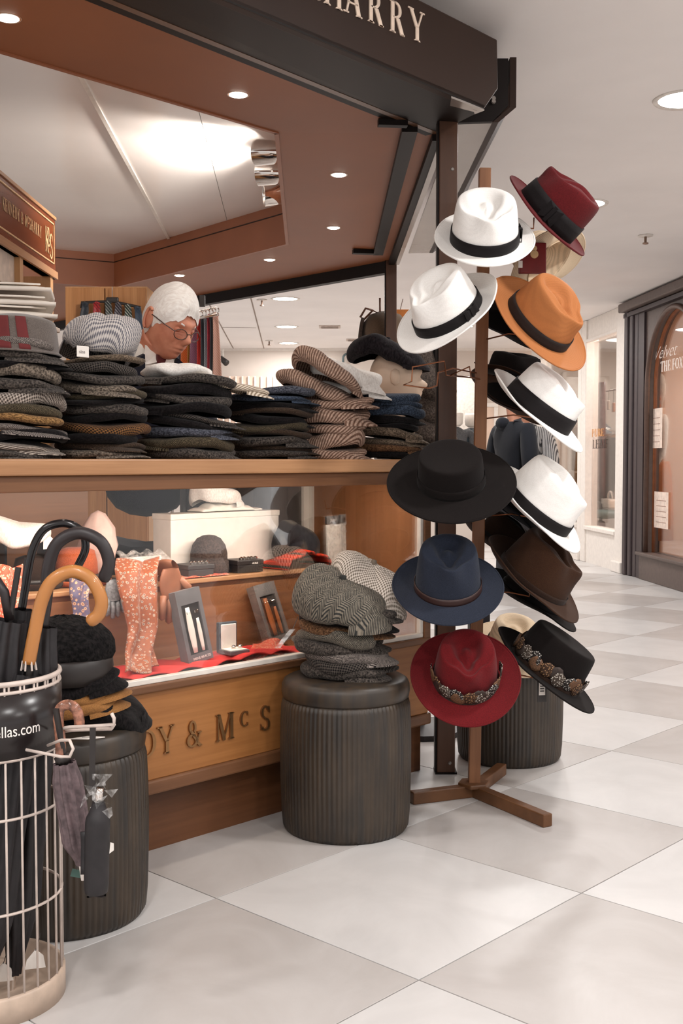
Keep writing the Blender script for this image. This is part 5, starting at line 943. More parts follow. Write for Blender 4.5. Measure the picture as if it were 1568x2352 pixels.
# vertical display of grey caps beyond the mannequin, trapper hat above
t = thing('cap_display', 'black upright cap display column behind the mannequin head', 'display stand', (at(968, 1000, 4.15).x, 4.15, 0)); MB().tube([(0, 0, 0), (0, 0, 1.27)], .018, 8).build('pole', m_leather[5], t); MB().lathe([(.16, 0), (.16, .02), (.02, .03)], 24).build('foot', m_leather[5], t)
for q, (py, mt) in enumerate(((868, 'grey brown'), (918, 'grey brown'), (966, 'dark check'), (1010, 'grey brown'), (1052, 'olive'))):
    P = at(966, py, 4.1); M_ = Matrix.Rotation(1.15, 4, 'Y')
    cap(('uppermost', 'second', 'third', 'fourth', 'lowest')[q] + ' ' + mt + ' cap hung on the black display column', P, -.3, tweed('hung_' + mt, (58, 48, 43), (92, 80, 72)), .06, q, 'flat', (.9, .5), 1.05, 'caps on the display column')
    MB().tube([(0, 0, P.z - .01), (P.x - t.location.x, P.y - t.location.y, P.z - .01)], .004, 6).build('peg', m_chrome, t)
for q, py in enumerate((835, 925, 1010)): cap('black cap at the far side of the display column, ' + ('upper', 'middle', 'lower')[q] + ' one', at(992, py, 4.2), .5, tw('black'), .06, q + 2, 'flat', (.8, 1.1), .8, 'black caps on the display column')
P = at(884, 766, 6.32); t = thing('trapper_hat', 'brown trapper hat with tied ear flaps by the rear post', 'hat', (P.x, P.y, 0)); m_trap = felt('brown_suede', (98, 80, 64), .2)
MB().lathe([(.105, -.105), (.126, -.06), (.132, .0), (.12, .06), (.087, .102), (.038, .12), (.001, .123)], 32, (0, 0, P.z)).build('crown', m_trap, t, True)
for sx in (-1, 1): MB().grid(lambda u, v: Vector((sx * (.124 + .016 * math.sin(PI * v)), (u - .5) * .18 * (1 - .3 * v), P.z - .14 + .22 * v)), 8, 8).build('ear_flap', plain('dark_fur', (58, 44, 36), .95, var=.3, vs=200), t, True, solid=.02)
MB().tube([(-.12, -.05, P.z + .07), (-.07, -.06, P.z + .12), (-.03, -.05, P.z + .10), (-.03, -.05, P.z + .19)], .006, 6).build('tie_cord', m_leather[2], t, True); MB().tube([(-.07, -.06, P.z + .12), (-.11, -.07, P.z + .13), (-.14, -.07, P.z + .08)], .006, 6).build('tie_cord', m_leather[2], t, True)
MB().tube([(0, 0, 0), (0, 0, P.z - .05)], .015, 8).build('stand', m_leather[5], t)
P = at(917, 735, 6.45); t = thing('amber_card', 'amber card showing between the rear post and the white hat', 'card', P); box('card', (-.03, 0, -.08), (.07, .01, .06), plain('amber_card', (190, 110, 40), .6), t, bevel=.002); MB().tube([(0, .005, .04), (.02, .005, .12)], .002, 5).build('string', m_leather[2], t)
# caps on the front stool
ST = .419; G1 = 'tweed caps piled on the front stool'; zz = ST
for q, (mt, h_, dx, rz, ti) in enumerate((('charcoal', .03, .0, -.5, (0, .0)), ('dark check', .028, .012, .2, (0, .02)), ('grey tweed', .03, .01, -.2, (0, .03)), ('charcoal', .028, -.01, .1, (.02, -.02)), ('herringbone grey', .034, -.016, 2.4, (0, .05)), ('brown', .024, .0, -.1, (.0, .06)), ('black', .03, .012, -.2, (0, .07)), ('charcoal', .028, .022, -.15, (0, .06)))):
    lb = ('charcoal cap at the bottom of the pile on the front stool', 'dark checked cap second from the bottom on the front stool', 'grey tweed cap third from the bottom on the front stool', 'charcoal cap below the herringbone one on the front stool', 'herringbone cap just under the brown cap on the front stool', 'brown leather edged cap in the middle of the stool pile', 'black cap just above the brown cap on the front stool', 'charcoal cap just under the big herringbone cap on the stool')[q]
    cap(lb, Vector((S1.x + dx - .01, S1.y - .0, zz)), rz, tw(mt), h_ * 1.15, q % 7, 'flat', ti, .98, G1); zz += h_ * .80
cap('large grey herringbone newsboy cap crowning the stool pile', Vector((S1.x - .02, S1.y - .03, zz - .012)), -.25, tweed('cap_big_herringbone', (62, 62, 60), (140, 130, 116), .8, 'herringbone'), .098, 5, 'newsboy', (.12, .12), 1.02, G1, button=True, name='newsboy_cap')
cap('pale checked newsboy cap behind the herringbone cap on the stool', Vector((S1.x + .05, S1.y + .06, zz + .022)), -.5, tw('light check'), .10, 6, 'newsboy', (.1, .28), .92, G1, button=True, name='newsboy_cap')
t = thing('plastic_swing_tag', 'clear plastic swing tag hanging at the left of the stool caps', 'tag', at(672, 1445, 2.95), .3); MB().grid(lambda u, v: Vector((-.04 * v + .015 * (u - .5), .01 * math.sin(3 * v), -.06 * v + .012 * v * v)), 5, 10).build('strip', film('clear_strip'), t, True, solid=.001); MB().tube([(0, 0, 0), (.02, .02, .03)], .001, 4).build('string', m_leather[5], t)
# black hats on the rear left stool
G2 = 'black hats piled on the stool behind the umbrella stand'; zb0 = .429; X2, Y2 = S2.x + .025, S2.y - .02
P = Vector((X2, Y2, zb0))
cap('black cap under the tan caps on the left stool', Vector((X2 + .055, Y2 + .02, zb0)), .9, tw('black'), .06, 1, 'newsboy', (0, .06), .86, G2)
cap('tan suede cap, lower one on the left stool', Vector((X2 - .0, Y2 - .02, zb0 + .03)), .1, felt('tan_suede', (150, 104, 60)), .034, 2, 'flat', (0, -.14), .84, G2)
cap('tan suede cap, upper one on the left stool', Vector((X2 - .0, Y2 - .02, zb0 + .055)), .2, felt('tan_suede2', (156, 108, 62)), .03, 3, 'flat', (0, -.14), .86, G2)
cap('soft black cap on the tan caps of the left stool', Vector((X2 - .01, Y2 - .02, zb0 + .08)), .2, tw('black'), .05, 4, 'newsboy', (0, -.1), .88, G2)
m_fur = NT('black_fur'); v = m_fur.coord((1, 1, 1)); n1 = m_fur.n('TexNoise', Scale=120., Detail=6.); m_fur.l(v, n1.inputs['Vector']); m_fur.color(m_fur.ramp(n1.outputs[0], [(.4, (9, 8, 8)), (.7, (36, 32, 32))])); m_fur.p(.9, 0, .15, 0); m_fur.bump(n1.outputs[0], 1.0, .006)
t = thing('fur_hat', 'black fur trapper hat on top of the left stool pile', 'hat', (X2 - .015, Y2 - .02, zb0 + .10), .2, G2)
MB().grid(lambda u, v: (lambda th, ph: Vector((.108 * math.sin(ph) * math.cos(th), .10 * math.sin(ph) * math.sin(th), .07 - .07 * math.cos(ph) + .004 * noise.noise(Vector((th * 6, ph * 9, 0))))) * (1 + .04 * noise.noise(Vector((math.cos(th) * 7, math.sin(th) * 7, ph * 6)))))(2 * PI * u, PI * v), 56, 28, True).build('fur_crown', m_fur.m, t, True)
MB().lathe([(.098, .0), (.104, .03), (.102, .05), (.096, .055)], 40).build('leather_band', m_leather[5], t, True)
t = thing('paper_label', 'white paper label lying on the rim of the left stool', 'label', (X2 + .06, Y2 - .14, zb0 + .002), .2); MB().prism([(-.035, -.006, 0), (0, -.014, 0), (.035, -.004, 0), (.0, .008, 0)], (0, 0, .002)).build('label', m_white, t); box('print_line', (-.012, -.004, .002), (.012, -.002, .0026), m_leather[3], t)
# ------------------------------------------------------------------ inside the display case
ZF = .4495; CG2 = 'goods in the display case'
def kpt(px, py, b): a, z = kp(px, py, b); return K(a, b, z)
def on_case(px, b, z): return K(kp(px, 1300, b)[0], b, z)
m_redcl = plain('red_cloth', (196, 44, 40), .85, var=.08, vs=12)
t = thing('red_cloth', 'red cloth rumpled along the front floor of the display case', 'cloth', KO, KZ); A0 = kp(120, 1500, .06)[0]; A1 = kp(690, 1500, .06)[0]
MB().grid(lambda u, v: Vector((A0 + (A1 - A0) * u, .022 + .17 * v + .006 * math.sin(u * 31), ZF + .004 + .012 * abs(math.sin(u * 23 + v * 3)) * (1 - v * .3) + .012 * max(0, math.sin(u * 9 + 1)) * (1 - v))), 90, 14).build('cloth', m_redcl, t, True, solid=.003)
m_pais = paisley('orange_paisley', (150, 78, 42), (190, 168, 150), (76, 58, 64), 105); m_pais2 = paisley('blue_paisley', (90, 84, 112), (216, 176, 140), (150, 96, 72), 90); m_pais3 = paisley('coral_paisley', (214, 80, 48), (240, 210, 180), (180, 60, 40), 110)
def drape(name, label, pts, wd, m, cat, seed=0, fold=.012):
    pts = [Vector(p) for p in pts]; t = thing(name, label, cat, pts[-1]); o = t.location.copy(); n = len(pts)
    def f(u, v):
        s = v * (n - 1); i = min(n - 2, int(s)); k = s - i; k = k * k * (3 - 2 * k) * .5 + k * .5; c = pts[i].lerp(pts[i + 1], k) - o
        return c + D1 * ((u - .5) * wd * (1 + .12 * math.sin(5 * v + seed))) + NB * (fold * math.sin(u * 11 + v * 4 + seed) - .02 * math.sin(PI * u)) + Vector((0, 0, .006 * math.sin(u * 7 + seed)))
    MB().grid(f, 26, 30).build('silk', m, t, True, solid=.004); return t
drape('paisley_scarf', 'orange paisley silk scarf draped from the raised shelf to the case floor', [kpt(318, 1285, .24), kpt(316, 1312, .2), kpt(322, 1370, .17), kpt(330, 1440, .15), kpt(318, 1500, .12), kpt(322, 1540, .06)], .115, m_pais, 'scarf', 1, .014)
drape('paisley_tie', 'blue and gold paisley tie hanging left of the orange scarf', [kpt(188, 1330, .235), kpt(182, 1370, .225), kpt(186, 1410, .22), kpt(176, 1452, .2)], .06, m_pais2, 'tie', 2, .006)
drape('paisley_pocket_square', 'coral paisley pocket square lying on the red cloth', [kpt(615, 1470, .17), kpt(608, 1486, .12), kpt(606, 1506, .05)], .14, m_pais3, 'pocket square', 4, .006)
m_pack = film('clear_pack')
def brace_box(label, px0, py0, px1, py1, b, wdm, hgt, lean, braces, pack, cap_txt):
    P = kpt((px0 + px1) / 2, py1, b); P.z = max(P.z, ZF + .012); t = thing('brace_box', label, 'box', P, KZ + .06); t.rotation_euler = (lean, -.12, KZ + .06)
    box('card_frame', (-wdm / 2, .004, 0), (wdm / 2, .03, hgt), pack, t, bevel=.002)
    for lo_, hi_ in (((-wdm / 2, -.004, 0), (wdm / 2, .006, hgt * .12)), ((-wdm / 2, -.004, hgt * .80), (wdm / 2, .006, hgt)), ((-wdm / 2, -.004, hgt * .12), (-wdm * .36, .006, hgt * .8)), ((wdm * .36, -.004, hgt * .12), (wdm / 2, .006, hgt * .8))): box('front_edge', lo_, hi_, pack, t)
    box('dark_backing', (-wdm * .36, .001, hgt * .12), (wdm * .36, .0045, hgt * .8), m_leather[5], t)
    for q, sx in enumerate((-.14, .18)): MB().grid(lambda u, v: Vector((wdm * sx + (u - .5) * wdm * (.24 if q == 0 else .15) * (.6 + .4 * math.sin(PI * v)), -.003 - .003 * math.sin(PI * u), hgt * (.14 + (.62 if q == 0 else .45) * v))), 5, 8).build('brace_strap', braces, t, True, solid=.002)
    for sx in (-.14, .18): box('brace_clip', (wdm * (sx - .07), -.006, hgt * .66), (wdm * (sx + .07), -.001, hgt * .7), m_chrome, t, bevel=.001)
    if cap_txt: font_text('print', cap_txt, .010, m_lett, t, Matrix.Translation((-wdm * .3, -.0045, hgt * .04)) @ Matrix.Rotation(PI / 2, 4, 'X'), .0003)
    return t
m_bcard = plain('grey_card', (104, 102, 104), .5)
brace_box('grey boxed set of white braces standing on the red cloth', 432, 1345, 490, 1532, .09, .088, .20, -.16, m_shirt, m_bcard, 'MENS BRACES')
brace_box('clear boxed set of brown leather braces leaning on the riser', 612, 1330, 677, 1488, .17, .088, .185, -.3, m_leather[1], plain('silver_card', (150, 146, 144), .25, .5), None)
jb = thing('cufflink_box', 'small open dark box with white lining and a pair of cufflinks', 'box', on_case(530, .09, ZF + .022), KZ - .1)
box('base', (-.03, -.04, 0), (.035, .02, .012), m_bcard, jb, bevel=.002); box('lid', (-.03, .015, .0), (.03, .03, .085), plain('slate_card', (72, 80, 88), .5), jb, bevel=.002); box('lid_lining', (-.025, .011, .012), (.025, .0155, .08), m_shirt, jb, bevel=.002); box('lining', (-.026, -.036, .012), (.03, .012, .0135), m_shirt, jb)
for sx in (.0, .022): MB().lathe([(.001, .014), (.006, .014), (.006, .022), (.001, .023)], 12, (sx, -.012, 0)).build('cufflink', m_chrome, jb, True); MB().lathe([(.003, 0), (.003, .01)], 8, (sx, -.012, .0135)).build('stud', m_leather[5], jb)
def gbox(label, px, b, wd, dp, hh, m, txt=None):
    t = thing('gift_box', label, 'box', on_case(px, b, zsh + .001), KZ - .12); box('box_body', (-wd / 2, 0, 0), (wd / 2, dp, hh * .62), m, t, bevel=.002); box('lid', (-wd / 2 - .002, -.002, hh * .62), (wd / 2 + .002, dp + .002, hh), m, t, bevel=.002)
    if txt: font_text('print', txt, .008, m_lett, t, Matrix.Translation((.005, -.0026, hh * .66)) @ Matrix.Rotation(PI / 2, 4, 'X'), .0003)
    for q in range(5): MB().lathe([(.001, 0), (.006, .0), (.007, .006), (.002, .009)], 8, (-wd * .2 + q * .013, dp * .3 + .004 * (q % 2), hh)).build('crystal_stud', m_chrome, t)
    return t
gbox('charcoal gift box with crystal studs on the raised shelf', 462, .27, .085, .08, .036, plain('charcoal_card', (62, 58, 58), .5)); gbox('black gift box with crystal studs right of the charcoal one', 575, .27, .092, .08, .038, m_leather[5], 'ALINE')
t = thing('orange_hanky', 'orange patterned cloth under the gift boxes', 'cloth', on_case(450, .26, zsh + .0015), KZ); MB().grid(lambda u, v: Vector((-.08 + .2 * u, -.004 + .08 * v, .002 + .003 * math.sin(u * 20) * math.sin(v * 9))), 20, 8).build('silk', m_pais3, t, True, solid=.002)
# white presentation box behind, caps on it
bb = .40; a0, z1 = kp(392, 1182, bb); a1, _ = kp(640, 1190, bb); t = thing('white_display_box', 'large white box standing at the back of the raised shelf', 'box', K(a0, bb, zsh + .001), KZ); box('box_body', (0, 0, 0), (a1 - a0, .09, z1 - zsh - .016), m_white, t, bevel=.002); box('lid', (-.002, -.003, z1 - zsh - .018), (a1 - a0 + .002, .092, z1 - zsh), m_strip, t, bevel=.002)
zb1 = z1
t = thing('white_wrapped_shirt', 'white shirt in clear wrap lying on the white box', 'shirt', K((a0 + a1) / 2 + .04, bb + .045, zb1 + .001), KZ); MB().grid(lambda u, v: Vector((-.13 + .24 * u, -.04 + .08 * v, .004 + (.03 * math.sin(PI * min(1, u * 1.1)) + .004 * math.sin(u * 40)) * math.sin(PI * v) ** .5)), 40, 10).build('cotton', m_shirt, t, True, solid=.004)
cap('cream flat cap on top of the wrapped white shirt', K((a0 + a1) / 2 - .01, bb + .05, zb1 + .03), KZ, tw('white'), .05, 2, 'flat', (0, 0), .72, CG2)
t = thing('brown_beanie_cap', 'dark brown domed cap before the white box', 'cap', K(kp(482, 1300, .34)[0], .345, zsh + .001), KZ); m_bn = tweed('cap_beanie', (66, 54, 50), (84, 70, 64))
MB().lathe([(.052, 0), (.056, .03), (.056, .06), (.05, .085), (.036, .105), (.018, .114), (.001, .116)], 32).build('crown', m_bn, t, True); MB().lathe([(.057, .0), (.061, .012), (.06, .035), (.056, .04)], 32).build('turned_band', m_bn, t, True); MB().prism([(-.06, -.05, .02), (-.085, -.05, .006), (-.07, -.075, .004), (-.035, -.062, .02)], (0, 0, .004)).build('peak', m_bn, t)
cap('patchwork tweed newsboy cap on the tartan scarf in the case', on_case(680, .34, zsh + .045), KZ + .5, tweed('cap_patch', (50, 50, 54), (112, 106, 98), .35, 'plaid', (84, 78, 72)), .095, 2, 'newsboy', (.1, -.12), .66, CG2)
m_tart = NT('red_tartan'); v = m_tart.coord((1, 1, 1)); w1 = m_tart.n('TexWave', bands_direction='X', Scale=16.0); w2 = m_tart.n('TexWave', bands_direction='Z', Scale=16.0); m_tart.l(v, w1.inputs['Vector']); m_tart.l(v, w2.inputs['Vector'])
m_tart.color(m_tart.mix(.5, m_tart.ramp(w1.outputs[0], [(.45, (206, 52, 28)), (.7, (34, 34, 36))]), m_tart.ramp(w2.outputs[0], [(.45, (224, 66, 34)), (.75, (40, 48, 40))]), 'MIX')); m_tart.p(.9, 0, .2)
t = thing('tartan_scarf', 'red and black tartan scarf spilling over the shelf edge', 'scarf', on_case(700, .25, zsh), KZ)
MB().grid(lambda u, v: Vector((-.09 + .19 * u, .12 - .14 * v, .05 * math.sin(PI * (v * .5 + .1)) * math.sin(PI * u) ** .5 + .004 * math.sin(u * 16) + (.002 if v < .85 else .002))), 30, 12).build('wool', m_tart.m, t, True, solid=.008)
MB().grid(lambda u, v: Vector((.02 + .07 * u, -.022 - .01 * v + .006 * math.sin(u * 9), .01 - .085 * v)), 12, 10).build('hanging_end', m_tart.m, t, True, solid=.008)
m_clear = film('clear_envelope')
for q, (px, lb) in enumerate(((770, 'clear pack of white handkerchiefs with black header, left one'), (802, 'clear pack of white handkerchiefs with black header, right one'))):
    t = thing('handkerchief_pack', lb, 'pack', on_case(px, .30 + .03 * q, zsh + .002), KZ + .05 - .25 * q, 'handkerchief packs'); t.rotation_euler.x = -.05
    hh = .155; box('handkerchief', (-.034, .0, 0), (.034, .008, hh * .82), m_shirt, t, bevel=.002); box('header_card', (-.034, -.001, hh * .84), (.034, .008, hh), m_leather[5], t); MB().grid(lambda u, v: Vector((-.037 + .074 * u, -.004 - .002 * math.sin(9 * u + 5 * v), hh * 1.02 * v)), 8, 10).build('clear_sleeve', m_clear, t, True)
    if q == 0: font_text('print', 'Jazzi', .016, m_lett, t, Matrix.Translation((-.02, -.0016, hh * .89)) @ Matrix.Rotation(PI / 2, 4, 'X'), .0003, 1, .3)
def glove(label, px, py, b, m, rz, L=1.0, grp='gloves in the display case'):
    P = kpt(px, py, b); t = thing('glove', label, 'glove', P, KZ + rz, grp)
    MB().grid(lambda u, v: Vector((.034 * L * math.cos(2 * PI * u) * math.sin(PI * (.12 + .76 * v)) ** .4, .011 * math.sin(2 * PI * u), .0 - .07 * L * (v - .5) * 1)), 20, 8, True).build('palm', m, t, True)
    for q in range(4):
        x = (-.024 + .016 * q) * L; ln = (.052, .062, .058, .045)[q] * L; MB().tube([(x, 0, -.028 * L), (x * 1.25, -.006, -.028 * L - ln * .5), (x * 1.3, -.004, -.028 * L - ln), (x * 1.3, -.002, -.028 * L - ln - .004)], [.0085 * L, .009 * L, .008 * L, .003], 8).build('finger', m, t, True)
    MB().tube([(.028 * L, 0, .01), (.048 * L, -.008, -.012 * L), (.054 * L, -.008, -.04 * L), (.054 * L, -.008, -.044 * L)], [.010 * L, .010 * L, .008 * L, .003], 8).build('thumb', m, t, True); return t
m_glv = plain('tan_glove_leather', (146, 92, 66), .5)
glove('tan leather glove hanging over the shelf edge, lower one', 392, 1340, .15, m_glv, .1, 1.15); g = glove('tan leather glove lying on the shelf above the other glove', 382, 1305, .235, m_glv, -.3, .9); g.rotation_euler = (1.2, .9, KZ)
glove('grey wool glove hanging left of the orange scarf', 262, 1355, .22, plain('grey_wool', (124, 124, 126), .9, var=.2, vs=120), .0, .8)
a, z = kp(320, 1270, .36); t = thing('clear_packet', 'clear cellophane packet lying behind the orange scarf', 'pack', K(a, .33, zsh + .03), KZ); MB().grid(lambda u, v: Vector((-.08 + .15 * u, -.03 + .06 * v, .02 + .006 * math.sin(u * 20) + .03 * v)), 24, 8).build('cellophane', m_clear, t, True, solid=.002); box('white_backing', (-.08, .02, -.028), (.07, .024, .035), m_white, t, bevel=.002)
def hatbox(label, px, b, rx, hh, m, kind): 
    t = thing('felt_hat', label, 'hat', on_case(px, b, zsh + .002), KZ, 'hats at the left of the display case'); MB().lathe([(rx * .62, .01), (rx * .6, hh * .6), (rx * .52, hh * .92), (rx * .3, hh), (.001, hh)], 32).build('crown', m, t, True); MB().lathe([(rx * .6, .004), (rx * .9, .0), (rx, .012), (rx * .98, .016), (rx * .6, .012)], 40).build('brim', m, t, True); MB().lathe([(rx * .635, .01), (rx * .63, hh * .28), (rx * .62, hh * .28), (rx * .62, .01)], 32).build('hat_band', m_leather[5], t, True)
hatbox('rust orange felt hat on the raised shelf behind the umbrella handles', 175, .36, .095, .10, felt('rust_felt', (168, 84, 52)), 0); hatbox('dark brown felt hat at the left of the rust orange hat', 75, .37, .085, .085, m_dbrown, 0)
cap('white flat cap on a clear riser at the left of the case', on_case(40, .36, zsh + .13), KZ, tw('white'), .05, 1, 'flat', (0, .1), .75, CG2)
t = thing('clear_riser', 'clear acrylic riser at the left of the case', 'stand', on_case(40, .36, zsh), KZ); 
for q in (-.06, .06): box('riser_side', (q - .003, -.05, 0), (q + .003, .05, .125), glass('acrylic', (.93, .95, .96), 1), t)
box('riser_top', (-.063, -.05, .125), (.063, .05, .129), glass('acrylic2', (.93, .95, .96), 1), t)
pk_ = thing('pink_scarf_form', 'pale pink scarf on a small form behind the black umbrella handle', 'scarf', on_case(226, .40, zsh), KZ); MB().lathe([(.03, 0), (.04, .04), (.055, .1), (.045, .15), (.02, .19), (.001, .2)], 24, rib=lambda t, z, k: 1 + .08 * math.sin(7 * t + z * 30)).build('wool', plain('pale_pink', (206, 176, 166), .9), pk_, True); MB().lathe([(.05, 0), (.05, .006), (.02, .008)], 20).build('base', m_leather[5], pk_)
drape('orange_paisley_tie', 'orange paisley tie coiled at the far left of the case', [kpt(10, 1300, .22), kpt(14, 1360, .2), kpt(6, 1430, .16)], .09, m_pais3, 'scarf', 6, .01)
# ------------------------------------------------------------------ umbrella stand
RX, RY, RR = -.668, 2.08, .139; ZR = .612
us = thing('umbrella_stand', 'round white wire umbrella stand with black printed band at the left edge', 'umbrella stand', (RX, RY, 0))
m_wire = plain('white_wire', (206, 190, 180), .4)
def ring(r, z, th, nm='wire_ring'): return MB().tube([(r * math.cos(2 * PI * i / 64), r * math.sin(2 * PI * i / 64), z) for i in range(64)], th, 6, closed=True).build(nm, m_wire, us, True)
ring(RR, ZR, .005); ring(RR, ZR - .016, .0035); ring(RR, .477, .0045); ring(RR, .37, .0026); ring(RR, .20, .0026)
NW = 30
for i in range(NW):
    th = 2 * PI * i / NW + .05; x, y = RR * math.cos(th), RR * math.sin(th); MB().tube([(x, y, .045), (x * .995, y * .995, ZR)], .0023, 6).build('upright_wire', m_wire, us, True)
for i in range(NW):
    th = 2 * PI * (i + .5) / NW; MB().tube([(RR * math.cos(th), RR * math.sin(th), ZR - .016), (RR * math.cos(th), RR * math.sin(th), ZR)], .002, 5).build('rim_spacer', m_wire, us)
for a_ in (.4, 2.5, 4.6): MB().tube([(RR * math.cos(a_), RR * math.sin(a_), ZR), (0, 0, ZR - .004)], .004, 6).build('divider_wire', m_wire, us, True)
MB().lathe([(RR + .004, .478), (RR + .004, ZR - .02)], 96).build('printed_band', plain('black_plastic', (34, 28, 28), .25, var=.05), us, True)
bd = us.children[-1]; bd.data.materials[0] = bd.data.materials[0]
bm = bmesh.new(); bm.from_mesh(bd.data); bmesh.ops.delete(bm, geom=[f for f in bm.faces if len(f.verts) > 4], context='FACES'); bm.to_mesh(bd.data); bm.free(); md = bd.modifiers.new('s', 'SOLIDIFY'); md.thickness = .0015
MB().lathe([(RR - .006, 0), (RR + .005, 0), (RR + .005, .046), (RR + .001, .052), (RR - .004, .048), (RR - .006, .012), (.01, .01)], 64).build('base_tray', plain('base_cream', (190, 168, 150), .4), us, True)
# curved lettering on the band
def curved(txt, size, ang0, z, r):
    cu = bpy.data.curves.new('lettering', 'FONT'); cu.body = txt; cu.size = size; cu.extrude = .0004; o = bpy.data.objects.new('t', cu); COL.objects.link(o); me = bpy.data.meshes.new_from_object(o.evaluated_get(bpy.context.evaluated_depsgraph_get())); bpy.data.objects.remove(o); me.name = 'lettering'
    bm = bmesh.new(); bm.from_mesh(me); bmesh.ops.triangulate(bm, faces=bm.faces[:]); bmesh.ops.subdivide_edges(bm, edges=[e for e in bm.edges if e.calc_length() > .012], cuts=2); bm.to_mesh(me); bm.free()
    for v in me.vertices: th = ang0 + v.co.x * .86 / r; v.co = (r * math.cos(th) + v.co.z * math.cos(th), r * math.sin(th) + v.co.z * math.sin(th), z + v.co.y)
    me.materials.clear(); me.materials.append(m_lett); return link('lettering', me, us)
curved('umbrellas.com', .028, -1.50, .520, RR + .0055)
# side hooks of the stand
def usl(px, py, Y): return at(px, py, Y) - us.location
MB().tube([usl(128, 1676, 2.02), usl(160, 1670, 1.98), usl(215, 1668, 1.96), usl(262, 1664, 1.94), usl(262, 1650, 1.94), usl(256, 1638, 1.94)], .0032, 6).build('side_hook', m_wire, us, True)
MB().tube([usl(128, 1682, 2.04), usl(165, 1677, 2.0), usl(215, 1675, 1.98), usl(256, 1674, 1.96), usl(262, 1664, 1.94)], .0032, 6).build('side_hook', m_wire, us, True)
MB().tube([usl(60, 1722, 1.96), usl(140, 1738, 1.94), usl(160, 1738, 1.94), usl(168, 1720, 1.94), usl(160, 1700, 1.95), usl(140, 1700, 1.97), usl(110, 1712, 2.0)], .003, 6).build('side_hook', m_wire, us, True)
def crook(label, name, pts, r, m, ferrule=None, group='crook handled umbrellas in the stand'):
    t = thing(name, label, 'umbrella', pts[0], 0, group); dl = (pts[-1] - pts[-2]).normalized(); MB().tube([p - pts[0] for p in pts] + [pts[-1] - pts[0] + dl * r * k for k in (.5, .75, .85)], [r] * len(pts) + [r * .87, r * .6, r * .2], 14).build('handle', m, t, True)
    return t
def smooth_path(P, n=6):
    out = []
    for i in range(len(P) - 1):
        p0 = P[max(0, i - 1)]; p1, p2 = P[i], P[i + 1]; p3 = P[min(len(P) - 1, i + 2)]
        for k in range(n):
            s = k / n; out.append(.5 * ((2 * p1) + (p2 - p0) * s + (2 * p0 - 5 * p1 + 4 * p2 - p3) * s * s + (3 * p1 - p0 - 3 * p2 + p3) * s ** 3))
    return out + [P[-1]]
def umbrella_body(t, base, top, r, m, twist=6.0, ribs=8):
    b0, b1 = base - t.location, top - t.location; d = (b1 - b0); L = d.length; d.normalize(); ux = d.orthogonal().normalized(); uy = d.cross(ux)
    MB().grid(lambda u, v: b0 + d * (L * v) + (ux * math.cos(2 * PI * u) + uy * math.sin(2 * PI * u)) * (r * (.35 + .65 * sm(0, .25, v)) * (1 - .25 * sm(.8, 1, v)) * (1 + .14 * math.sin(ribs * 2 * PI * u + twist * v))), 64, 24, True).build('folded_canopy', m, t, True)
    MB().tube([b0 - d * .03, b0 + d * .01], .005, 8).build('tip', m_chrome, t); MB().tube([b1 - d * .02, b1 + d * .10], .006, 8).build('shaft', m_leather[5], t)
m_umb = plain('black_umbrella_cloth', (30, 26, 28), .55, var=.2, vs=60); m_hon = plain('honey_wood', (180, 118, 60), .35, var=.05, vs=14, coat=.3); m_rub = plain('black_rubber', (40, 33, 34), .45)
Yb = 2.06
pts = smooth_path([at(66, 1524, Yb), at(80, 1450, Yb), at(96, 1380, Yb), at(120, 1334, Yb), at(165, 1312, Yb), at(208, 1330, Yb), at(232, 1375, Yb), at(228, 1408, Yb), at(212, 1424, Yb)])
t = crook('wooden crook handled black umbrella, honey coloured handle nearest in the stand', 'umbrella', pts, .0122, m_hon); umbrella_body(t, Vector((RX + .01, RY - .06, .04)), pts[0] + Vector((0, 0, -.02)), .034, m_umb)
for q in range(7): MB().tube([Vector((.011 * math.cos(q * .9), .011 * math.sin(q * .9), .006)), Vector((.014 * math.cos(q * .9), .014 * math.sin(q * .9), -.012))], .0018, 5).build('rib_end', m_wire, t)
Yb = 2.12
pts = smooth_path([at(96, 1440, Yb), at(106, 1370, Yb), at(112, 1300, Yb), at(132, 1248, Yb), at(180, 1224, Yb), at(230, 1244, Yb), at(250, 1290, Yb), at(240, 1325, Yb)])
t = crook('black umbrella with thick black crook handle behind the honey one', 'umbrella', pts, .0122, m_rub); umbrella_body(t, Vector((RX + .05, RY + .0, .04)), pts[0] + Vector((.0, 0, -.0)), .036, m_umb, 9)
Yb = 2.16
pts = smooth_path([at(50, 1400, Yb), at(60, 1340, Yb), at(76, 1260, Yb), at(104, 1214, Yb), at(150, 1202, Yb), at(188, 1222, Yb), at(196, 1260, Yb), at(180, 1298, Yb)])
t = crook('glossy black umbrella with slim crook handle at the back of the stand', 'umbrella', pts, .008, plain('gloss_black', (26, 23, 24), .18)); umbrella_body(t, Vector((RX - .02, RY + .05, .04)), pts[0], .036, m_umb, 4)
t = thing('umbrella', 'black umbrella with cloth top at the left edge of the stand', 'umbrella', (RX - .05, RY - .02, .03), 0, 'crook handled umbrellas in the stand'); umbrella_body(t, Vector((RX - .06, RY - .03, .04)), at(22, 1425, 2.08), .04, m_umb, 7)
MB().tube([at(22, 1425, 2.08) - t.location, at(10, 1360, 2.08) - t.location, at(-10, 1330, 2.08) - t.location], .009, 10).build('handle', m_rub, t, True)
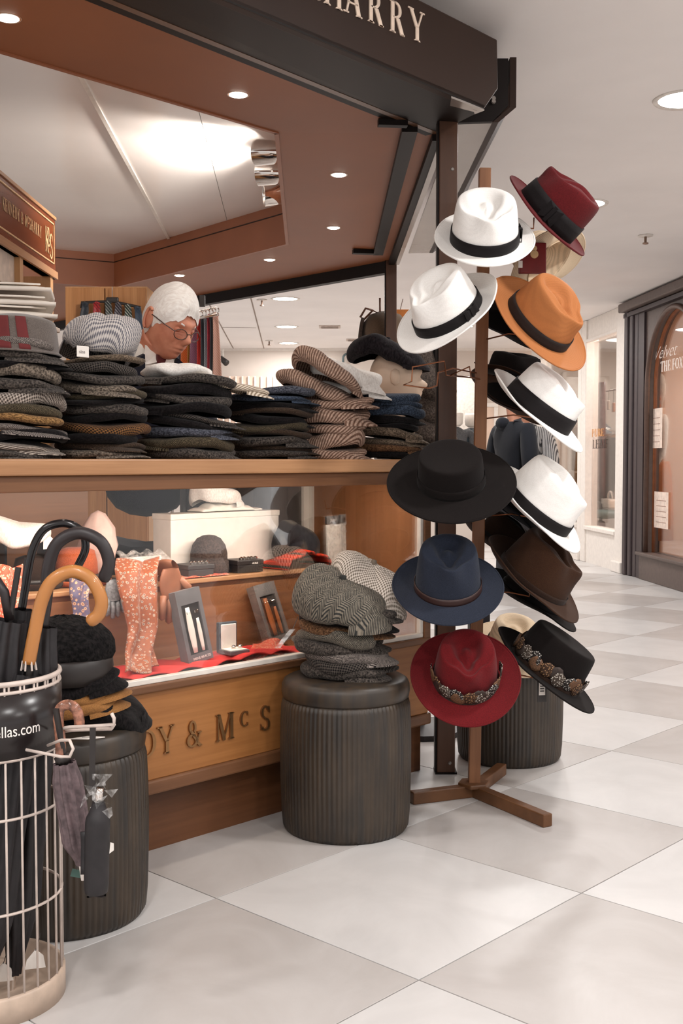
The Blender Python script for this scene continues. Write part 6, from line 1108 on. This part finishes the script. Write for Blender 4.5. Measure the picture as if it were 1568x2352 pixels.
for q, (px, py, lb) in enumerate(((82, 2205, 'white paper tag lying in the foot of the umbrella stand, right one'), (8, 2235, 'white paper tag lying in the foot of the umbrella stand, left one'))):
    t = thing('paper_tag', lb, 'tag', at(px, py, 2.06), .3); MB().prism([(-.02, 0, -.016), (.018, .004, -.018), (.014, .002, .006), (0, 0, .02), (-.016, 0, .002)], (0, .002, 0)).build('paper', m_white, t); MB().tube([(0, 0, .018), (.01, 0, .05)], .0008, 4).build('string', m_leather[5], t)
# folding umbrella hanging on a strap
t = thing('folding_umbrella', 'black folding umbrella in a sleeve hanging by its strap from the stand hook', 'umbrella', at(215, 1672, 1.96)); o = t.location
MB().bar(at(213, 1672, 1.955) - o, at(211, 1812, 1.955) - o, .0105, .002, (0, 1, 0)).build('strap', m_leather[5], t)
MB().tube(smooth_path([at(p, q, 1.955) - o for p, q in ((224, 1850), (224, 1880), (222, 1960), (222, 2040), (222, 2052))], 3), [.012] + [.0175] * 3 + [.0200] * 3 + [.0215] * 3 + [.0195] * 3, 16).build('sleeve', m_umb, t, True) if False else None
pp = smooth_path([at(p, q, 1.955) - o for p, q in ((226, 1842), (226, 1868), (224, 1900), (222, 1975), (221, 2042), (221, 2050))], 4); rr_ = [.011 + .011 * sm(0, .35, i / (len(pp) - 1)) - .004 * sm(.7, 1, i / (len(pp) - 1)) for i in range(len(pp))]
MB().tube(pp, rr_, 18).build('sleeve', m_umb, t, True); MB().grid(lambda u, v: (at(198, 1940, 1.95) - o) + Vector(((u - .5) * .02, .003 * math.sin(4 * v), -.075 * (v - .3))), 4, 8).build('loose_flap', m_umb, t, True, solid=.003)
t2 = thing('plastic_wrapper', 'crumpled clear plastic wrapper on the folding umbrella handle', 'wrapper', at(230, 1826, 1.945)); R.seed(5)
b = MB()
for q in range(16):
    c_ = Vector((R.uniform(-.022, .022), R.uniform(-.012, .008), R.uniform(-.026, .03))); n_ = [c_ + Vector((R.uniform(-.018, .018), R.uniform(-.008, .008), R.uniform(-.02, .02))) for _ in range(3)]; b.add([c_] + n_, [(0, 1, 2), (0, 2, 3)])
b.build('film', film('wrapper_film'), t2); MB().tube([(-.004, 0, -.01), (.0, 0, .012)], .007, 8).build('handle_cap', m_chrome, t2, True)
t = thing('label_tag', 'small white label on the side of the folding umbrella', 'tag', at(256, 1948, 1.95)); MB().prism([(-.004, 0, -.01), (.004, 0, -.004), (.004, 0, .008), (-.002, 0, .01)], (0, .001, 0)).build('label', m_white, t)
# brown crook umbrella with mauve canopy on the lower hook
Yb = 2.0; pts = smooth_path([at(140, 1735, Yb), at(138, 1690, Yb), at(134, 1650, Yb), at(140, 1625, Yb), at(160, 1619, Yb), at(176, 1632, Yb), at(182, 1655, Yb), at(182, 1664, Yb)])
t = crook('small mauve pleated umbrella with brown marbled crook handle hung on the stand', 'umbrella', pts, .0095, plain('marbled_brown', (140, 96, 78), .15, var=.35, vs=90)); umbrella_body(t, at(186, 1985, 2.02), at(148, 1750, 2.0), .024, plain('mauve_cloth', (98, 82, 84), .6, var=.2, vs=80), 2, 10)
MB().tube([at(140, 1735, Yb) - pts[0], at(147, 1752, Yb) - pts[0]], .0135, 12).build('collar', m_leather[5], t, True)
t = thing('teal_tag', 'small teal tag behind the folding umbrella', 'tag', at(176, 2008, 2.03)); MB().prism([(-.012, 0, -.004), (.012, 0, -.008), (.012, 0, .006), (-.008, 0, .01)], (0, .002, 0)).build('card', plain('teal_card', (60, 88, 80), .6), t); MB().tube([(0, 0, .008), (.004, 0, .03)], .0008, 4).build('string', m_leather[5], t)

# ------------------------------------------------------------------ the man behind the counter
YM = 3.62; HC = at(390, 741, YM)
mn = thing('person', 'white haired man in glasses and dark suit looking down behind the counter', 'person', (HC.x - .10, YM + .06, 0), 0)
mo = mn.location.copy(); m_face = NT('face_skin'); v = m_face.coord((1, 1, 1)); n1 = m_face.n('TexNoise', Scale=26., Detail=4.); m_face.l(v, n1.inputs['Vector']); m_face.color(m_face.ramp(n1.outputs[0], [(.3, (190, 118, 92)), (.7, (214, 146, 118))])); m_face.p(.5, 0, .35); m_face = m_face.m
HU = Vector((-.18, .22, 1.0)); HF = Vector((.72, -.60, -.42)); HM = frame(HU - HF.normalized() * HU.dot(HF.normalized()), HF, HC - mo)
HM = HM @ Matrix.Diagonal((.95, .95, .97, 1))
G = lambda x, c, s_: math.exp(-((x - c) / s_) ** 2)
def headr(u, v):
    th = 2 * PI * u - PI; ph = PI * v; sx, z = math.sin(ph), math.cos(ph); ct, st_ = math.cos(th), math.sin(th)
    x = .096 * sx * ct; y = .076 * sx * st_; zz_ = .118 * z
    if zz_ < -.01: k = min(1, (-.01 - zz_) / .1); y *= 1 - .20 * k; x += .014 * k * max(0, ct)
    f_ = max(0, ct); ay = abs(y)
    x += f_ ** 6 * (.026 * G(zz_, -.028, .016) * G(y, 0, .013) + .012 * G(zz_, -.005, .022) * G(y, 0, .009))          # nose
    x += f_ ** 3 * (.008 * G(zz_, .022, .012) - .011 * G(zz_, .002, .012) * G(ay, .032, .014))                           # brow, sockets
    x += f_ ** 4 * (.007 * G(zz_, -.058, .006) * G(y, 0, .026) + .007 * G(zz_, -.070, .006) * G(y, 0, .022) - .004 * G(zz_, -.064, .003) * G(y, 0, .028))
    x += f_ ** 3 * .010 * G(zz_, -.098, .016) * G(y, 0, .026); x += f_ ** 2 * .006 * G(zz_, -.03, .02) * G(ay, .045, .016)
    x -= f_ ** 3 * .004 * G(ay - .030 - .25 * (-.03 - zz_), 0, .005) * sm(-.02, -.035, zz_) * sm(-.085, -.06, zz_)
    return Vector((x, y, zz_))
b = MB().grid(headr, 96, 80, True); b.v = [HM @ Vector(p) for p in b.v]
nk0 = HM @ Vector((-.028, 0, -.06)); nk1 = Vector((.02, .01, 1.365))
b.tube(smooth_path([nk0, nk0.lerp(nk1, .5), nk1, nk1 + Vector((-.0, .01, -.05))], 4), .056, 20)
b.build('body', m_face, mn, True)
for sy in (-1, 1):
    e = MB().grid(lambda u, v: HM @ Vector((-.012 + .019 * math.cos(2 * PI * u) * math.sin(PI * v) * (1.1 - .35 * v), sy * (.079 + .008 * math.sin(2 * PI * u) * math.sin(PI * v)), .0 + .036 * math.cos(PI * v))), 20, 14, True)
    q_ = MB().tube([HM @ Vector((-.012 + .017 * math.cos(a_), sy * (.088 + .002 * math.cos(a_)), .0 + .033 * math.sin(a_))) for a_ in [PI * (.3 + 1.2 * i / 14) for i in range(15)]], .0048, 8); e.add(q_.v, q_.f); e.build('ear', m_face, mn, True)
m_hair = NT('white_hair'); v = m_hair.coord((3, 30, 8)); n1 = m_hair.n('TexNoise', Scale=14., Detail=4.); m_hair.l(v, n1.inputs['Vector']); m_hair.color(m_hair.ramp(n1.outputs[0], [(.3, (222, 212, 204)), (.7, (248, 244, 238))])); m_hair.p(.6, 0, .4, .3); m_hair.bump(n1.outputs[0], .25, .0015)
def hairp(u, v):
    th = 2 * PI * u - PI; fr = .5 + .5 * math.cos(th)
    phm = .50 + .26 * (1 - fr) ** .8 - .135 * fr ** 2 + (.02 * math.cos(2 * th)); phm += .010 * math.sin(11 * th + 1) + .006 * math.sin(29 * th); ph = 0
    p = headr(u, phm * v); k = 1.10 + .05 * math.sin(9 * th + 14 * v) * .3 - .07 * sm(.8, 1, v); p = Vector((p.x * k, p.y * k, p.z * k + .006 + .004 * math.sin(5 * th + 2) * v)); return HM @ p
MB().grid(hairp, 72, 26, True).build('hair', m_hair.m, mn, True)
for sy in (-1, 1):
    MB().grid(lambda u, v: HM @ Vector((.070 + .012 * math.sin(PI * v) * math.cos(2 * PI * u) + .006, sy * .031 + .013 * math.sin(2 * PI * u) * math.sin(PI * v), .0 + .010 * math.cos(PI * v))), 16, 10, True).build('eyelid', m_face, mn, True)
    MB().tube([HM @ Vector((.094 - .006 * q * q, sy * (.016 + .014 * q), .016 + .006 * math.sin(PI * q / 2.2))) for q in (0, .5, 1, 1.5, 2)], [.003, .004, .004, .003, .002], 6).build('eyebrow', m_hair.m, mn, True)
m_gf = plain('spectacle_metal', (96, 80, 74), .3, .7); gl = MB(); lens = MB()
for sy in (-1, 1):
    rim = [HM @ Vector((.108 - .012 * abs(math.cos(a_) * .5 + .5), sy * (.033 + .024 * math.cos(a_)), -.010 + .017 * math.sin(a_))) for a_ in [2 * PI * i / 20 for i in range(20)]]
    gl.tube(rim, .0014, 6, closed=True); lens.add(rim, [tuple(range(20))]); gl.tube([HM @ Vector(q) for q in ((.098, sy * .057, -.004), (.06, sy * .076, .004), (.0, sy * .084, .014), (-.016, sy * .083, .004))], .0018, 6)
gl.tube([HM @ Vector(q) for q in ((.105, -.010, -.006), (.110, 0, -.003), (.105, .010, -.006))], .0014, 6); go = gl.build('spectacles', m_gf, mn, True); lo_ = lens.build('lenses', glass('lens_glass', (.98, .98, .98), .8), mn); lo_.parent = go
m_suit = felt('navy_suit', (32, 32, 42), .1, .85)
sk = lambda x, y, z: (x, y, z)
skin_part('jacket', m_suit, [((0, .06, .80), (.17, .12)), ((0, .06, 1.02), (.175, .125)), ((0, .05, 1.24), (.19, .125)), ((-.01, .04, 1.35), (.10, .08)), ((-.14, .05, 1.33), .075), ((-.25, -.02, 1.10), .06), ((-.17, -.14, 1.03), .05), ((.13, .05, 1.24), .07), ((.22, .0, 1.06), .06), ((.18, -.16, 1.04), .05)], [(0, 1), (1, 2), (2, 3), (2, 4), (4, 5), (5, 6), (2, 7), (7, 8), (8, 9)], mn)
skin_part('trousers', m_jean, [((0, .06, .84), (.15, .11)), ((.09, .06, .70), .085), ((.1, .04, .42), .07), ((.1, .06, .09), .06), ((-.09, .06, .70), .085), ((-.1, .04, .42), .07), ((-.1, .06, .09), .06)], [(0, 1), (1, 2), (2, 3), (0, 4), (4, 5), (5, 6)], mn)
for sx in (-.1, .1): MB().grid(lambda u, v: Vector((sx + .045 * math.cos(2 * PI * u) * math.sin(PI * (.01 + .98 * v)), .02 + .13 * math.cos(PI * v), .04 + .038 * math.sin(2 * PI * u) * math.sin(PI * (.01 + .98 * v)))), 12, 10, True).build('shoe', m_shoe, mn, True)
for sx, bx in ((-1, Vector((-.13, -.2, 1.03))), (1, Vector((.14, -.24, 1.035)))):
    h_ = MB(); h_.tube([bx + Vector((0, .07, 0)), bx + Vector((0, .03, 0)), bx, bx + Vector((0, -.025, 0))], [.026, .03, .036, .03], 12)
    for q in range(4): x = -.026 + .017 * q; h_.tube([bx + Vector((x, -.02, 0)), bx + Vector((x * 1.1, -.055, .004)), bx + Vector((x * 1.1, -.085 + .006 * abs(q - 1.5), -.01))], [.010, .009, .007], 8)
    h_.tube([bx + Vector((-sx * .03, .01, 0)), bx + Vector((-sx * .055, -.02, -.002)), bx + Vector((-sx * .055, -.045, -.008))], [.011, .010, .008], 8); h_.build('hand', m_face, mn, True)
# shirt collar, tie
cb_ = nk1 + Vector((.0, 0, .0)); ax = Vector((.22, -.2, 1)).normalized(); fx = Vector((.62, -.78, -.1)); fx = (fx - ax * fx.dot(ax)).normalized(); sd_ = ax.cross(fx)
MB().grid(lambda u, v: cb_ + ax * (-.02 + .055 * v - .02 * math.cos(2 * PI * u - PI)) + (fx * math.cos(2 * PI * u - PI) + sd_ * math.sin(2 * PI * u - PI)) * (.064 + .004 * (1 - v)), 36, 6, True).build('shirt_collar', m_shirt, mn, True, solid=.003)
for s2_ in (-1, 1): MB().prism([cb_ + fx * .068 + ax * .012, cb_ + fx * .056 + sd_ * s2_ * .048 + ax * .026, cb_ + fx * .082 + sd_ * s2_ * .058 - ax * .035, cb_ + fx * .086 + sd_ * s2_ * .012 - ax * .02], fx * .004).build('collar_wing', m_shirt, mn)
MB().prism([cb_ + fx * .07 + sd_ * q - ax * z for q, z in ((-.055, .02), (.055, .02), (.035, .14), (.0, .2), (-.035, .14))], fx * .012).build('shirt_front', m_shirt, mn)
MB().prism([cb_ + fx * .083 + sd_ * q - ax * z for q, z in ((-.018, -.004), (.018, -.004), (.012, .03), (.03, .15), (-.03, .15), (-.012, .03))], fx * .01).build('neck_tie', plain('dark_red_tie', (92, 34, 34), .6), mn)
for s2_ in (-1, 1): MB().prism([cb_ + fx * .075 + sd_ * s2_ * q - ax * z for q, z in ((.06, .0), (.095, .02), (.10, .09), (.03, .20), (.03, .14))], fx * .014).build('lapel', m_suit, mn)
